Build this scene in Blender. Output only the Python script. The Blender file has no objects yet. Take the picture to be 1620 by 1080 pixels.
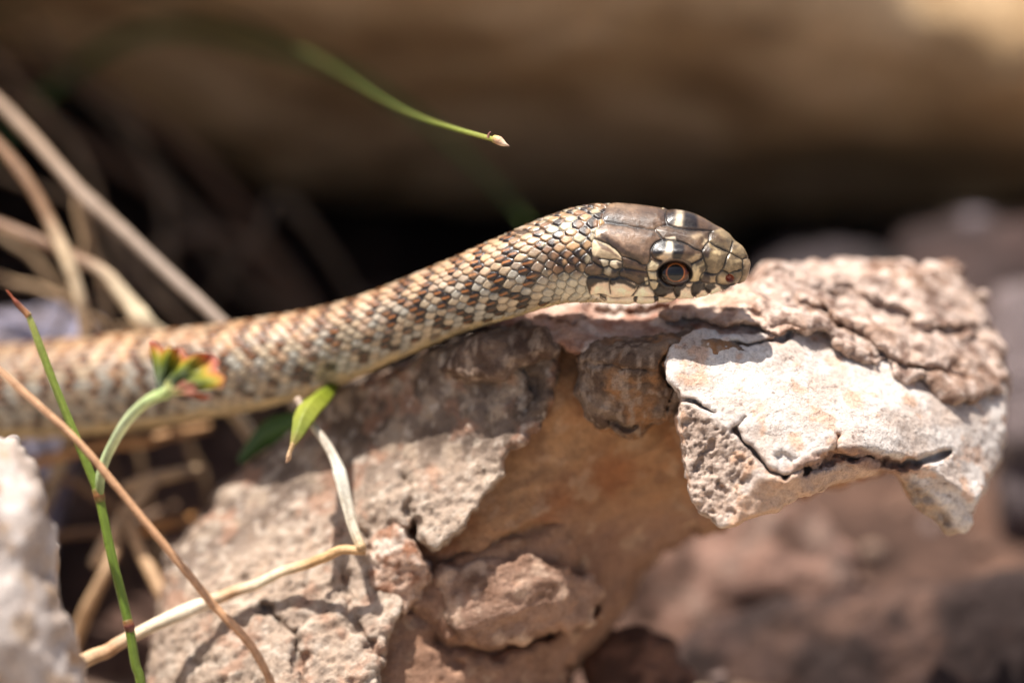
import bpy, math, random
import numpy as np

# ------------------------------------------------------------------ camera, sky, sun, exposure
S = 1.0e-4                      # one photograph pixel at the focus distance = 0.1 mm
D = 5500.0                      # focus distance in the same units (55 cm)
PITCH = math.radians(22.0)      # camera looks down by this much
GROUND = 800.0                  # the ground lies this far under the focus point
SUN_ELEV, SUN_AZ = 73.0, 299.0  # azimuth: degrees from +Y (view direction) clockwise; 180 = behind camera
SUN_STRENGTH, SKY_STRENGTH, EXPOSURE = 5.0, 0.08, 0.88

scene = bpy.context.scene
col = scene.collection
cp, sp = math.cos(PITCH), math.sin(PITCH)
FWD = np.array([0, cp, -sp]); UPC = np.array([0, sp, cp]); RGT = np.array([1.0, 0, 0])
FOC = np.array([0, 0, GROUND])
CAMP = FOC - FWD * D


def P(px, py, d):
    """photo pixel + depth behind the focus plane -> world metres"""
    px = np.asarray(px, float); py = np.asarray(py, float); d = np.asarray(d, float)
    k = 1 + d / D
    return (FOC + ((px - 810) * k)[..., None] * RGT + ((540 - py) * k)[..., None] * UPC + d[..., None] * FWD) * S


cam_data = bpy.data.cameras.new('camera'); cam = bpy.data.objects.new('camera', cam_data); col.objects.link(cam)
cam.location = CAMP * S
cam.rotation_euler = (math.pi / 2 - PITCH, 0, 0)
cam_data.sensor_width = 36.0
cam_data.lens = 36.0 * D / 1620.0
cam_data.clip_start = 0.01; cam_data.clip_end = 500
cam_data.dof.use_dof = True
cam_data.dof.focus_distance = (D + 12) * S
cam_data.dof.aperture_fstop = 5.0
cam_data.dof.aperture_blades = 0
scene.camera = cam
scene.render.resolution_x, scene.render.resolution_y = 1024, 682

world = bpy.data.worlds.new('World'); scene.world = world; world.use_nodes = True
wn = world.node_tree.nodes; wl = world.node_tree.links
sky = wn.new('ShaderNodeTexSky'); sky.sky_type = 'NISHITA'; sky.sun_disc = False
sky.sun_elevation = math.radians(SUN_ELEV); sky.sun_rotation = math.radians(SUN_AZ)
sky.dust_density = 4.0; sky.air_density = 1.0; sky.ozone_density = 0.6
bg = wn['Background']; bg.inputs['Strength'].default_value = SKY_STRENGTH
wl.new(sky.outputs[0], bg.inputs['Color'])

sd = bpy.data.lights.new('sun', 'SUN'); sun = bpy.data.objects.new('sun', sd); col.objects.link(sun)
sd.energy = SUN_STRENGTH; sd.angle = math.radians(0.53); sd.color = (1.0, 0.955, 0.895)
_az, _el = math.radians(SUN_AZ), math.radians(SUN_ELEV)
from mathutils import Vector
SUNV = Vector((math.sin(_az) * math.cos(_el), math.cos(_az) * math.cos(_el), math.sin(_el)))
sun.rotation_euler = SUNV.to_track_quat('Z', 'Y').to_euler()
sun.location = (0, 0, 2)
vs = scene.view_settings
vs.view_transform = 'Standard'; vs.look = 'None'; vs.gamma = 1; vs.exposure = EXPOSURE; vs.use_curve_mapping = False

# ------------------------------------------------------------------ numeric helpers
def lin(c):
    c = np.asarray(c, float) / 255.0
    return np.where(c <= 0.04045, c / 12.92, ((c + 0.055) / 1.055) ** 2.4)


def sstep(a, b, x):
    t = np.clip((x - a) / (b - a), 0, 1)
    return t * t * (3 - 2 * t)


def h3(i, j, k, seed=0):
    n = (i.astype(np.int64) * 374761393 + j.astype(np.int64) * 668265263 + k.astype(np.int64) * 2147483647 + seed * 974711) & 0xffffffff
    n = ((n ^ (n >> 13)) * 1274126177) & 0xffffffff
    n = ((n ^ (n >> 16)) * 2246822519) & 0xffffffff
    return ((n ^ (n >> 15)) & 0xffffff) / float(0xffffff)


def vnoise(p, seed=0):
    i = np.floor(p).astype(np.int64); f = p - i
    u = f * f * f * (f * (f * 6 - 15) + 10)
    r = 0
    for dx in (0, 1):
        wx = u[:, 0] if dx else 1 - u[:, 0]
        for dy in (0, 1):
            wy = u[:, 1] if dy else 1 - u[:, 1]
            for dz in (0, 1):
                wz = u[:, 2] if dz else 1 - u[:, 2]
                r = r + wx * wy * wz * h3(i[:, 0] + dx, i[:, 1] + dy, i[:, 2] + dz, seed)
    return r * 2 - 1


def fbm(p, scale, oct=4, seed=0, gain=0.5, ridge=False):
    q = p / scale; a = 1.0; r = 0; t = 0
    for o in range(oct):
        n = vnoise(q + 17.3 * o, seed + o)
        if ridge: n = 1 - 2 * np.abs(n)
        r = r + a * n; t += a
        # rotate a little between octaves so that no axis shows
        q = np.stack([q[:, 0] * 1.6 + q[:, 1] * 1.2, q[:, 1] * 1.6 - q[:, 0] * 1.2 + q[:, 2] * .3, q[:, 2] * 2.0 + q[:, 0] * .2], 1)
        a *= gain
    return r / t


def seg_dist(px, py, pts, closed=False):
    """distance of points to a polyline"""
    pts = [tuple(p[:2]) for p in pts]
    if closed: pts = pts + [pts[0]]
    best = np.full(px.shape, 1e9)
    for (ax, ay), (bx, by) in zip(pts[:-1], pts[1:]):
        vx, vy = bx - ax, by - ay; L = vx * vx + vy * vy + 1e-9
        t = np.clip(((px - ax) * vx + (py - ay) * vy) / L, 0, 1)
        best = np.minimum(best, (px - ax - t * vx) ** 2 + (py - ay - t * vy) ** 2)
    return np.sqrt(best)


def poly_sd(px, py, pts):
    """signed distance to a polygon, negative inside"""
    d = seg_dist(px, py, pts, True)
    ins = np.zeros(px.shape, bool); n = len(pts)
    for i in range(n):
        x0, y0 = pts[i][:2]; x1, y1 = pts[(i + 1) % n][:2]
        if y0 == y1: continue
        c = ((y0 > py) != (y1 > py)) & (px < (x1 - x0) * (py - y0) / (y1 - y0) + x0)
        ins ^= c
    return np.where(ins, -d, d)


def crom(pts, n):
    """catmull-rom through rows of pts, n samples in all, even in arc length"""
    p = np.asarray(pts, float)
    q = np.vstack([2 * p[0] - p[1], p, 2 * p[-1] - p[-2]]); out = []
    for i in range(len(p) - 1):
        a, b, c, d = q[i:i + 4]
        t = np.linspace(0, 1, 24, endpoint=False)[:, None]
        out.append(0.5 * ((2 * b) + (c - a) * t + (2 * a - 5 * b + 4 * c - d) * t * t + (3 * b - a - 3 * c + d) * t ** 3))
    out = np.vstack(out + [p[-1:]])
    L = np.r_[0, np.cumsum(np.linalg.norm(np.diff(out[:, :2], axis=0), axis=1))]
    return np.stack([np.interp(np.linspace(0, L[-1], n), L, out[:, k]) for k in range(out.shape[1])], 1)


def rbf(ctrl):
    """smooth depth surface through (px, py, d) control points"""
    c = np.asarray(ctrl, float); n = len(c)
    def ph(r2): return 0.5 * r2 * np.log(r2 + 1e-9)
    X = c[:, :2] / 100
    A = np.zeros((n + 3, n + 3)); A[:n, :n] = ph(((X[:, None] - X[None]) ** 2).sum(-1)) + 0.02 * np.eye(n)
    A[:n, n] = 1; A[:n, n + 1:] = X; A[n, :n] = 1; A[n + 1:, :n] = X.T
    w = np.linalg.solve(A, np.r_[c[:, 2], 0, 0, 0])
    def f(x, y):
        r = w[n] + w[n + 1] * x / 100 + w[n + 2] * y / 100
        for i in range(n):
            r = r + w[i] * ph((x / 100 - X[i, 0]) ** 2 + (y / 100 - X[i, 1]) ** 2)
        return r
    return f


def surface_nets(f, org, h):
    nx, ny, nz = f.shape
    s = f < 0
    cs = np.zeros((nx - 1, ny - 1, nz - 1), np.uint8)
    for a in (0, 1):
        for b in (0, 1):
            for c in (0, 1):
                cs += s[a:nx - 1 + a, b:ny - 1 + b, c:nz - 1 + c]
    act = (cs > 0) & (cs < 8)
    ii, jj, kk = np.nonzero(act)
    idx = np.full(act.shape, -1, np.int64); idx[ii, jj, kk] = np.arange(len(ii))
    acc = np.zeros((len(ii), 3)); cnt = np.zeros(len(ii))
    corners = [(a, b, c) for a in (0, 1) for b in (0, 1) for c in (0, 1)]
    for u in range(8):
        for v in range(u + 1, 8):
            A, B = corners[u], corners[v]
            if sum(abs(A[q] - B[q]) for q in range(3)) != 1: continue
            fa = f[ii + A[0], jj + A[1], kk + A[2]]; fb = f[ii + B[0], jj + B[1], kk + B[2]]
            m = (fa < 0) != (fb < 0)
            t = np.where(m, fa / np.where(m, fa - fb, 1), 0)
            for q in range(3): acc[:, q] += np.where(m, A[q] + t * (B[q] - A[q]), 0)
            cnt += m
    V = acc / cnt[:, None] + np.stack([ii, jj, kk], 1)
    F = []
    for ax in range(3):
        o = [q for q in range(3) if q != ax]
        sl0 = [slice(None)] * 3; sl1 = [slice(None)] * 3
        sl0[ax] = slice(0, -1); sl1[ax] = slice(1, None)
        for q in o: sl0[q] = slice(1, -1); sl1[q] = slice(1, -1)
        a, b = s[tuple(sl0)], s[tuple(sl1)]
        e = np.argwhere(a != b)
        if not len(e): continue
        fl = a[e[:, 0], e[:, 1], e[:, 2]]
        base = e.copy()
        for q in o: base[:, q] += 1
        def cell(d1, d2):
            c = base.copy(); c[:, o[0]] -= d1; c[:, o[1]] -= d2
            return idx[c[:, 0], c[:, 1], c[:, 2]]
        q4 = np.stack([cell(1, 1), cell(0, 1), cell(0, 0), cell(1, 0)], 1)
        flip = fl if ax != 1 else ~fl
        q4[~flip] = q4[~flip][:, ::-1]
        F.append(q4)
    F = np.vstack(F)
    F = F[(F >= 0).all(1)]
    return V * h + org, F


def vnormals(V, F):
    a = V[F[:, 2]] - V[F[:, 0]]; b = V[F[:, 3]] - V[F[:, 1]]
    fn = np.cross(a, b); N = np.zeros_like(V)
    for q in range(4): np.add.at(N, F[:, q], fn)
    return N / (np.linalg.norm(N, axis=1)[:, None] + 1e-12)


# ------------------------------------------------------------------ object helpers
def mesh_obj(name, V, F, mat, parent=None, colors=None, smooth=True, origin=None):
    V = np.asarray(V, float)
    if origin is None:
        origin = np.array([V[:, 0].mean(), V[:, 1].mean(), V[:, 2].min()])
    origin = np.asarray(origin, float)
    me = bpy.data.meshes.new(name)
    me.from_pydata((V - origin).tolist(), [], F.tolist() if isinstance(F, np.ndarray) else F)
    if smooth: me.polygons.foreach_set('use_smooth', np.ones(len(me.polygons), bool))
    if colors is not None:
        at = me.color_attributes.new('Col', 'FLOAT_COLOR', 'POINT')
        c = np.ones((len(V), 4)); c[:, :3] = colors
        at.data.foreach_set('color', c.ravel())
    me.materials.append(mat); me.update()
    o = bpy.data.objects.new(name, me); col.objects.link(o)
    if parent is not None:
        o.parent = parent
        o.location = Vector(origin) - parent_world(parent)
    else:
        o.location = origin
    return o


def parent_world(o):
    v = Vector((0, 0, 0))
    while o is not None:
        v += o.location; o = o.parent
    return v


def thing(name, label, cat, loc, group=None):
    o = bpy.data.objects.new(name, None); col.objects.link(o)
    o.empty_display_size = 0.01; o.location = loc
    return tag(o, label, cat, group)


def tag(o, label=None, cat=None, group=None, kind=None):
    if label: o['label'] = label
    if cat: o['category'] = cat
    if group: o['group'] = group
    if kind: o['kind'] = kind
    return o


class NT:
    def __init__(self, name):
        self.m = bpy.data.materials.new(name); self.m.use_nodes = True
        self.n = self.m.node_tree.nodes; self.l = self.m.node_tree.links
        self.b = self.n['Principled BSDF']
        tc = self.n.new('ShaderNodeTexCoord'); mp = self.n.new('ShaderNodeMapping')
        mp.inputs['Scale'].default_value = (1 / S, 1 / S, 1 / S)
        self.l.new(tc.outputs['Object'], mp.inputs['Vector']); self.co = mp.outputs[0]

    def noise(self, size, detail=4, rough=0.55, dist=0.0, vec=None):
        t = self.n.new('ShaderNodeTexNoise'); t.inputs['Scale'].default_value = 1.0 / size
        t.inputs['Detail'].default_value = detail; t.inputs['Roughness'].default_value = rough
        t.inputs['Distortion'].default_value = dist
        self.l.new(vec or self.co, t.inputs['Vector']); return t.outputs['Fac']

    def stretch(self, sx, sy, sz):
        mp = self.n.new('ShaderNodeMapping'); mp.inputs['Scale'].default_value = (sx, sy, sz)
        self.l.new(self.co, mp.inputs['Vector']); return mp.outputs[0]

    def vor(self, size, feature='F1'):
        t = self.n.new('ShaderNodeTexVoronoi'); t.feature = feature
        t.inputs['Scale'].default_value = 1.0 / size
        self.l.new(self.co, t.inputs['Vector']); return t.outputs['Distance']

    def ramp(self, src, stops):
        r = self.n.new('ShaderNodeValToRGB'); e = r.color_ramp.elements
        while len(e) < len(stops): e.new(0.5)
        for q, (p, c) in zip(e, stops):
            q.position = p; q.color = (c, c, c, 1) if isinstance(c, (int, float)) else (*c, 1)
        self.l.new(src, r.inputs[0]); return r.outputs[0]

    def mix(self, a, b, fac, mode='MIX'):
        m = self.n.new('ShaderNodeMix'); m.data_type = 'RGBA'; m.blend_type = mode
        for s_, v in ((m.inputs[0], fac), (m.inputs[6], a), (m.inputs[7], b)):
            if isinstance(v, (int, float)): s_.default_value = v
            elif isinstance(v, (tuple, list, np.ndarray)): s_.default_value = (*[float(q) for q in v], 1)
            else: self.l.new(v, s_)
        return m.outputs[2]

    def math(self, op, a, b=0.0):
        m = self.n.new('ShaderNodeMath'); m.operation = op
        for s_, v in ((m.inputs[0], a), (m.inputs[1], b)):
            if isinstance(v, (int, float)): s_.default_value = v
            else: self.l.new(v, s_)
        return m.outputs[0]

    def attr(self, name='Col'):
        a = self.n.new('ShaderNodeAttribute'); a.attribute_name = name; return a.outputs['Color']

    def bump(self, height, units, prev=None, strength=1.0):
        b = self.n.new('ShaderNodeBump'); b.inputs['Distance'].default_value = units * S
        b.inputs['Strength'].default_value = strength
        self.l.new(height, b.inputs['Height'])
        if prev is not None: self.l.new(prev, b.inputs['Normal'])
        return b.outputs[0]

    def done(self, color=None, normal=None, rough=0.8, spec=0.3, **kw):
        if color is not None:
            if isinstance(color, (tuple, list, np.ndarray)): self.b.inputs['Base Color'].default_value = (*[float(q) for q in color], 1)
            else: self.l.new(color, self.b.inputs['Base Color'])
        if normal is not None: self.l.new(normal, self.b.inputs['Normal'])
        if isinstance(rough, (int, float)): self.b.inputs['Roughness'].default_value = rough
        else: self.l.new(rough, self.b.inputs['Roughness'])
        self.b.inputs['Specular IOR Level'].default_value = spec
        for k, v in kw.items(): self.b.inputs[k.replace('_', ' ')].default_value = v
        return self.m


# ------------------------------------------------------------------ materials
def rock_material(name, grain=3.0, pit=14.0, tint=0.35, streak=0.35, relief=1.0):
    m = NT(name)
    c = m.attr()
    n1 = m.noise(40, 6, 0.65, 0.4); n2 = m.noise(7, 5, 0.7); n3 = m.noise(grain, 3, 0.7)
    st = m.noise(9, 5, 0.7, 0.6, m.stretch(0.35, 0.5, 1.6))
    c = m.mix(c, m.ramp(n1, [(0.3, (0.72, 0.66, 0.62)), (0.5, (1, 1, 1)), (0.72, (1.12, 1.02, 0.93))]), tint * 2, 'MULTIPLY')
    c = m.mix(c, m.ramp(n2, [(0.28, (0.50, 0.44, 0.40)), (0.45, (0.95, 0.94, 0.93)), (0.7, (1.12, 1.12, 1.12))]), 0.75, 'MULTIPLY')
    c = m.mix(c, m.ramp(st, [(0.30, (0.55, 0.42, 0.34)), (0.46, (1, 1, 1)), (0.65, (1.05, 1.04, 1.03))]), streak, 'MULTIPLY')
    c = m.mix(c, m.ramp(n3, [(0.30, (0.62, 0.58, 0.55)), (0.5, (1, 1, 1)), (0.7, (1.15, 1.15, 1.15))]), 0.6, 'MULTIPLY')
    v = m.ramp(m.vor(pit), [(0.0, 0.0), (0.28, 0.75), (0.6, 1.0)])
    b = m.bump(m.noise(22, 6, 0.7), 7.0 * relief)
    b = m.bump(n2, 3.0 * relief, b)
    b = m.bump(n3, 1.6, b)
    b = m.bump(v, 2.0, b, 0.6)
    return m.done(c, b, 0.85, 0.25)


MAT_ROCK = rock_material('weathered_rock')
MAT_CRUST = rock_material('crusty_rock', 4.0, 20.0, 0.5, 0.5)
MAT_BACK = rock_material('back_rock', 10.0, 60.0, 0.5, 0.4)
MAT_WHITE = rock_material('pale_rock', 4.0, 24.0, 0.3, 0.15, 0.5)


def soil_material():
    m = NT('soil')
    n1 = m.noise(260, 6, 0.65, 0.5); n2 = m.noise(45, 6, 0.7)
    c = m.ramp(n1, [(0.3, lin((44, 32, 27))), (0.5, lin((92, 70, 60))), (0.72, lin((122, 92, 76)))])
    c = m.mix(c, m.ramp(n2, [(0.3, (0.4, 0.36, 0.34)), (0.55, (1, 1, 1)), (0.75, (1.3, 1.25, 1.2))]), 0.8, 'MULTIPLY')
    # pale zone in front added to bounce light, hollow's shade painted under the boulder
    sx = m.n.new('ShaderNodeSeparateXYZ'); m.l.new(m.co, sx.inputs[0])
    yy = m.math('ADD', sx.outputs[1], m.math('MULTIPLY', n1, 500.0))
    mr = m.n.new('ShaderNodeMapRange'); mr.inputs['From Min'].default_value = 480.0; mr.inputs['From Max'].default_value = 680.0
    m.l.new(yy, mr.inputs['Value'])
    grit = m.mix(m.ramp(n2, [(0.3, lin((156, 138, 120))), (0.6, lin((200, 182, 160)))]), c, mr.outputs[0])
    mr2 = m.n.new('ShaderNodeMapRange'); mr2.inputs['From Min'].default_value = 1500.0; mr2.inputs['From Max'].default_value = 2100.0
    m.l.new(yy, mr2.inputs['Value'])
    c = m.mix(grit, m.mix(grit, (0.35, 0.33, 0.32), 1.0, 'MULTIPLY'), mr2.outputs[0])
    b = m.bump(n2, 18.0); b = m.bump(m.noise(12, 5, 0.7), 6.0, b)
    return m.done(c, b, 0.95, 0.15)


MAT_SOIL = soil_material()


def plant_material(name, rough=0.5, trans=0.0, fib=0.5):
    m = NT(name)
    c = m.attr()
    n = m.noise(16, 5, 0.65); n2 = m.noise(3.0, 3, 0.6)
    c = m.mix(c, m.ramp(n, [(0.3, (0.68, 0.62, 0.56)), (0.52, (1, 1, 1)), (0.75, (1.15, 1.12, 1.08))]), fib * 2, 'MULTIPLY')
    c = m.mix(c, m.ramp(n2, [(0.3, (0.8, 0.78, 0.74)), (0.6, (1.05, 1.05, 1.05))]), 0.6, 'MULTIPLY')
    b = m.bump(n2, 1.0); b = m.bump(n, 1.2, b)
    return m.done(c, b, rough, 0.4, Subsurface_Weight=trans, Subsurface_Scale=3 * S, Subsurface_Radius=(1, 0.8, 0.4))


MAT_STRAW = plant_material('dry_straw', 0.55)
MAT_GREEN = plant_material('green_stalk', 0.42, 0.15, 0.2)


def leaf_material():
    m = NT('thin_leaf')
    c = m.attr(); n = m.noise(14, 5, 0.65)
    c = m.mix(c, m.ramp(n, [(0.3, (0.75, 0.72, 0.66)), (0.55, (1, 1, 1)), (0.75, (1.12, 1.1, 1.05))]), 0.8, 'MULTIPLY')
    m.done(c, m.bump(n, 1.5), 0.5, 0.35)
    t = m.n.new('ShaderNodeBsdfTranslucent'); m.l.new(c, t.inputs['Color'])
    x = m.n.new('ShaderNodeMixShader'); x.inputs[0].default_value = 0.5
    m.l.new(m.b.outputs[0], x.inputs[1]); m.l.new(t.outputs[0], x.inputs[2])
    m.l.new(x.outputs[0], m.n['Material Output'].inputs['Surface'])
    return m.m


MAT_LEAF = leaf_material()


def snake_material():
    m = NT('snake_skin')
    c = m.attr()
    n = m.noise(6, 5, 0.7); n2 = m.noise(1.6, 3, 0.6)
    c = m.mix(c, m.ramp(n, [(0.28, (0.74, 0.69, 0.64)), (0.5, (1, 1, 1)), (0.75, (1.10, 1.08, 1.05))]), 0.7, 'MULTIPLY')
    c = m.mix(c, m.ramp(n2, [(0.3, (0.85, 0.83, 0.80)), (0.6, (1.04, 1.04, 1.04))]), 0.5, 'MULTIPLY')
    b = m.bump(n2, 0.40); b = m.bump(n, 0.8, b)
    r = m.math('ADD', m.math('MULTIPLY', n, 0.22), 0.24)
    return m.done(c, b, r, 0.5, Coat_Weight=0.25, Coat_Roughness=0.16)


MAT_SNAKE = snake_material()
_e = NT('snake_eye'); MAT_EYE = _e.done(_e.attr(), None, 0.2, 0.4, Coat_Weight=0.3, Coat_Roughness=0.03)

# ------------------------------------------------------------------ rocks: solids between a front depth surface and a back
def relief_solid(poly, ctrl, thick, h, rnd=18, cracks=(), amp=((60, 14), (18, 5), (7, 1.8)), seed=1, warp=6, ridge=None, pad=30, steps=(), rough=(), planes=None, aniso=None):
    """poly and ctrl in photo pixels and depth; returns vertices in (px, py, d) and quads"""
    p = np.asarray(poly, float)
    x0, y0 = p.min(0) - pad; x1, y1 = p.max(0) + pad
    gx = np.arange(x0, x1 + h, h); gy = np.arange(y0, y1 + h, h)
    X, Y = np.meshgrid(gx, gy, indexing='ij'); sh = X.shape
    Q = np.stack([X.ravel(), Y.ravel(), np.zeros(X.size)], 1)
    wx = X + warp * fbm(Q, 26, 4, seed + 50).reshape(sh) * 1.6; wy = Y + warp * fbm(Q, 26, 4, seed + 60).reshape(sh) * 1.6
    s2 = poly_sd(wx, wy, poly)
    cl = np.asarray(ctrl, float)
    df = rbf(ctrl)(X, Y)
    df = np.clip(df, cl[:, 2].min() - 60, cl[:, 2].max() + 60)
    for pl in planes or ():                                # facets: the deeper one wins, so edges stay crisp
        g2 = rbf(pl)(wx, wy); kk = 4.0
        df = np.maximum(df, g2) + np.maximum(kk - np.abs(df - g2), 0) ** 2 / (4 * kk)
    for pts, w, dep in cracks:
        dd = seg_dist(wx, wy, pts)
        ww = w * (0.65 + 0.5 * np.abs(fbm(Q, 40, 3, seed + 70).reshape(sh)) * 2)
        df = df + dep * np.exp(-(dd / ww) ** 2)
    for pts, dep, soft in steps:      # raised or sunk plates inside the piece
        df = df + dep * (1 - sstep(-soft, soft, poly_sd(wx, wy, pts)))
    inside = s2 < pad
    dmin, dmax = df[inside].min(), df[inside].max()
    gd = np.arange(dmin - 4 * h, dmax + thick + 4 * h, h)
    f = (df[:, :, None] - gd[None, None]).astype(np.float32)
    f *= 0.8
    g = (gd[None, None] - (df + thick)[:, :, None]).astype(np.float32) * 0.8
    f = np.maximum(f, g); s3 = s2[:, :, None].astype(np.float32)
    k = rnd
    hh = np.maximum(k - np.abs(f - s3), 0) / k
    f = np.maximum(f, s3) + hh * hh * k * 0.25 * 1.6
    V, F = surface_nets(f, np.array([gx[0], gy[0], gd[0]]), h)
    N = vnormals(V, F)
    d = 0
    VN = V
    if aniso:                                              # (angle, stretch): layering along one direction
        ca, sa = math.cos(math.radians(aniso[0])), math.sin(math.radians(aniso[0]))
        VN = np.stack([(V[:, 0] * ca + V[:, 1] * sa) / aniso[1], V[:, 1] * ca - V[:, 0] * sa, V[:, 2]], 1)
    for sc, a in amp: d = d + a * fbm(VN, sc, 3, seed + int(sc))
    if ridge: d = d + ridge[1] * (fbm(VN, ridge[0], 4, seed + 9, ridge=True) - 0.2)
    for pts, sc, a in rough:
        m = 1 - sstep(-6, 6, poly_sd(V[:, 0], V[:, 1], pts))
        d = d + m * a * (fbm(V, sc, 4, seed + 5, 0.6) - 0.55 * sstep(0.1, 0.5, fbm(V, sc * 1.3, 2, seed + 6)) * 2)
    # surface nets winding: make normals point outwards
    vc = V - V.mean(0); ctr = (np.cross(vc[F[:, 0]], vc[F[:, 1]]) * vc[F[:, 2]]).sum()
    if ctr < 0: F = F[:, ::-1]; N = -N
    V = V + N * np.asarray(d)[:, None]
    return V, F, N


def rock_colors(V, N, base, specks=(), seed=3):
    """mixes the rock's own colours by noise: specks = (colour, scale, threshold, softness)"""
    c = np.tile(lin(base), (len(V), 1))
    for i, (cc, sc, th, so) in enumerate(specks):
        m = sstep(th - so, th + so, fbm(V, sc, 5, seed + 11 * i))[:, None]
        c = c * (1 - m) + lin(cc) * m
    return c


def dab(c, x, y, pts, color, soft, amt=1.0):
    m = (1 - sstep(-soft, soft, poly_sd(x, y, pts))) * amt
    return c * (1 - m[:, None]) + lin(color) * m[:, None]


def rock_part(name, mat, parent, base, specks=(), after=None, **kw):
    V, F, N = relief_solid(**kw)
    c = rock_colors(V, N, base, specks, kw.get('seed', 1))
    if after is not None: c = after(c, V, N)
    W = P(V[:, 0], V[:, 1], V[:, 2])
    return mesh_obj(name, W, F, mat, parent, np.clip(c, 0.005, 0.9))

# ------------------------------------------------------------------ ground
def ground_py(d):
    """photo row at which the flat ground lies at depth d"""
    t = D + d
    return 540 + 5500 * ((GROUND + D * sp) / t - sp) / cp


def make_ground():
    u = np.linspace(-1, 1, 241)
    gx = np.sinh(u * 6.2) / math.sinh(6.2) * 400000; gy = gx + 1200
    X, Y = np.meshgrid(gx, gy, indexing='ij')
    Q = np.stack([X.ravel(), Y.ravel(), np.zeros(X.size)], 1)
    r = np.hypot(Q[:, 0], Q[:, 1] - 1200); near = 1 - sstep(4000, 12000, r)
    z = -20 + near * (fbm(Q, 900, 4, 5) * 60 + fbm(Q, 160, 4, 6) * 22)
    V = np.stack([Q[:, 0], Q[:, 1], z], 1) * S
    n = len(u); i = np.arange(n * n).reshape(n, n)
    F = np.stack([i[:-1, :-1], i[1:, :-1], i[1:, 1:], i[:-1, 1:]], -1).reshape(-1, 4)
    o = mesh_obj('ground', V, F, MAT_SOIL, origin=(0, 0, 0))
    tag(o, 'dry soil under the stones, paled in front to bounce light', 'ground', kind='structure')


make_ground()


def blob(rng, r, sub=2):
    """an angular pebble"""
    import bmesh
    bm = bmesh.new(); bmesh.ops.create_icosphere(bm, subdivisions=sub, radius=1)
    V = np.array([v.co[:] for v in bm.verts]); F = [[v.index for v in f.verts] for f in bm.faces]; bm.free()
    for _ in range(7):
        n = rng.normal(size=3); n /= np.linalg.norm(n); c = rng.uniform(0.45, 0.85)
        t = np.maximum(V @ n - c, 0); V = V - t[:, None] * n
    V = V * (1 + 0.12 * fbm(V + rng.uniform(0, 50), 0.6, 3, 3)[:, None])
    return V * np.array([rng.uniform(.8, 1.3), rng.uniform(.7, 1.1), rng.uniform(.45, .8)]) * r, F


def make_gravel():
    rng = np.random.default_rng(4); VV, FF, CC = [], [], []; off = 0
    for k in range(300):
        x = rng.uniform(-1500, 1800); y = rng.uniform(150, 3000)
        r = rng.uniform(12, 34) * (1.0 if y > 700 else 0.7)
        V, F = blob(rng, r); a = rng.uniform(0, 6.28)
        V = np.stack([V[:, 0] * math.cos(a) - V[:, 1] * math.sin(a), V[:, 0] * math.sin(a) + V[:, 1] * math.cos(a), V[:, 2]], 1)
        V += np.array([x, y, r * 0.2])
        c = lin([(140, 110, 92), (124, 98, 84), (140, 118, 104), (104, 82, 72), (130, 112, 106)][rng.integers(5)])
        VV.append(V * S); FF += [[q + off for q in f] for f in F]; CC.append(np.tile(c, (len(V), 1))); off += len(V)
    o = mesh_obj('gravel', np.vstack(VV), FF, MAT_BACK, None, np.vstack(CC), True, (0, 0, 0))
    tag(o, 'small brown stones and grit strewn over the soil', 'gravel', kind='stuff')


make_gravel()

# ------------------------------------------------------------------ background rocks
BROWN = ((96, 74, 56), 420, 0.05, 0.3), ((176, 140, 104), 240, 0.15, 0.25)
rock_part('boulder', MAT_BACK, None, (204, 172, 130), (((160, 130, 94), 420, 0.08, 0.25), ((220, 190, 150), 260, 0.18, 0.2)),
          poly=[(-900, -700), (2500, -700), (2500, 250), (1900, 285), (1620, 305), (1300, 335), (1000, 350), (700, 325), (500, 275), (300, 195), (150, 118), (0, 70), (-300, 20), (-900, 60)],
          ctrl=[(-900, 60, 2000), (0, 60, 2200), (300, 190, 2350), (700, 320, 2600), (1000, 345, 2650), (1300, 330, 2600), (1620, 300, 2550), (2500, 250, 2500),
                (-900, -100, 1400), (0, 0, 1800), (400, 60, 1800), (800, 90, 1830), (1200, 110, 1780), (1600, 130, 1700), (2400, 120, 1750),
                (400, 180, 2080), (800, 220, 2180), (1200, 235, 2150), (1600, 230, 2080),
                (0, -70, 1500), (800, -10, 1640), (1200, 20, 1660), (1600, 30, 1690), (400, -150, 1150), (800, -150, 1380), (1200, -120, 1560), (1600, -60, 1760), (0, -200, 950),
                (-900, -300, 700), (0, -380, 760), (400, -380, 950), (800, -350, 1300), (1200, -350, 1700), (1600, -350, 2400),  # upper front, out of view, pulled forward to shade the hollow
                (0, -560, 900), (800, -560, 1500), (1600, -600, 2900), (-900, -700, 1100), (2500, -600, 3000), (400, -700, 1300)],
          thick=1500, h=26, rnd=60, amp=((420, 55), (140, 26), (60, 10)), seed=21, warp=14, pad=80)
tag(bpy.data.objects['boulder'], 'huge rounded brown boulder overhanging a dark hollow', 'boulder')
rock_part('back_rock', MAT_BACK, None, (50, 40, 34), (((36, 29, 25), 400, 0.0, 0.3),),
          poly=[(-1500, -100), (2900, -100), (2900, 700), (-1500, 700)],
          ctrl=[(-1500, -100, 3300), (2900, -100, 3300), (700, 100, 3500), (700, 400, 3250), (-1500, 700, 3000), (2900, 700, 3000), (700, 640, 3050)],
          thick=500, h=50, rnd=60, amp=((420, 90), (140, 40)), seed=25, warp=20, pad=100)  # added so that no light leaks in behind the hollow
tag(bpy.data.objects['back_rock'], 'dark rock added to keep light out of the back of the hollow under the boulder', 'rock')


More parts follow.
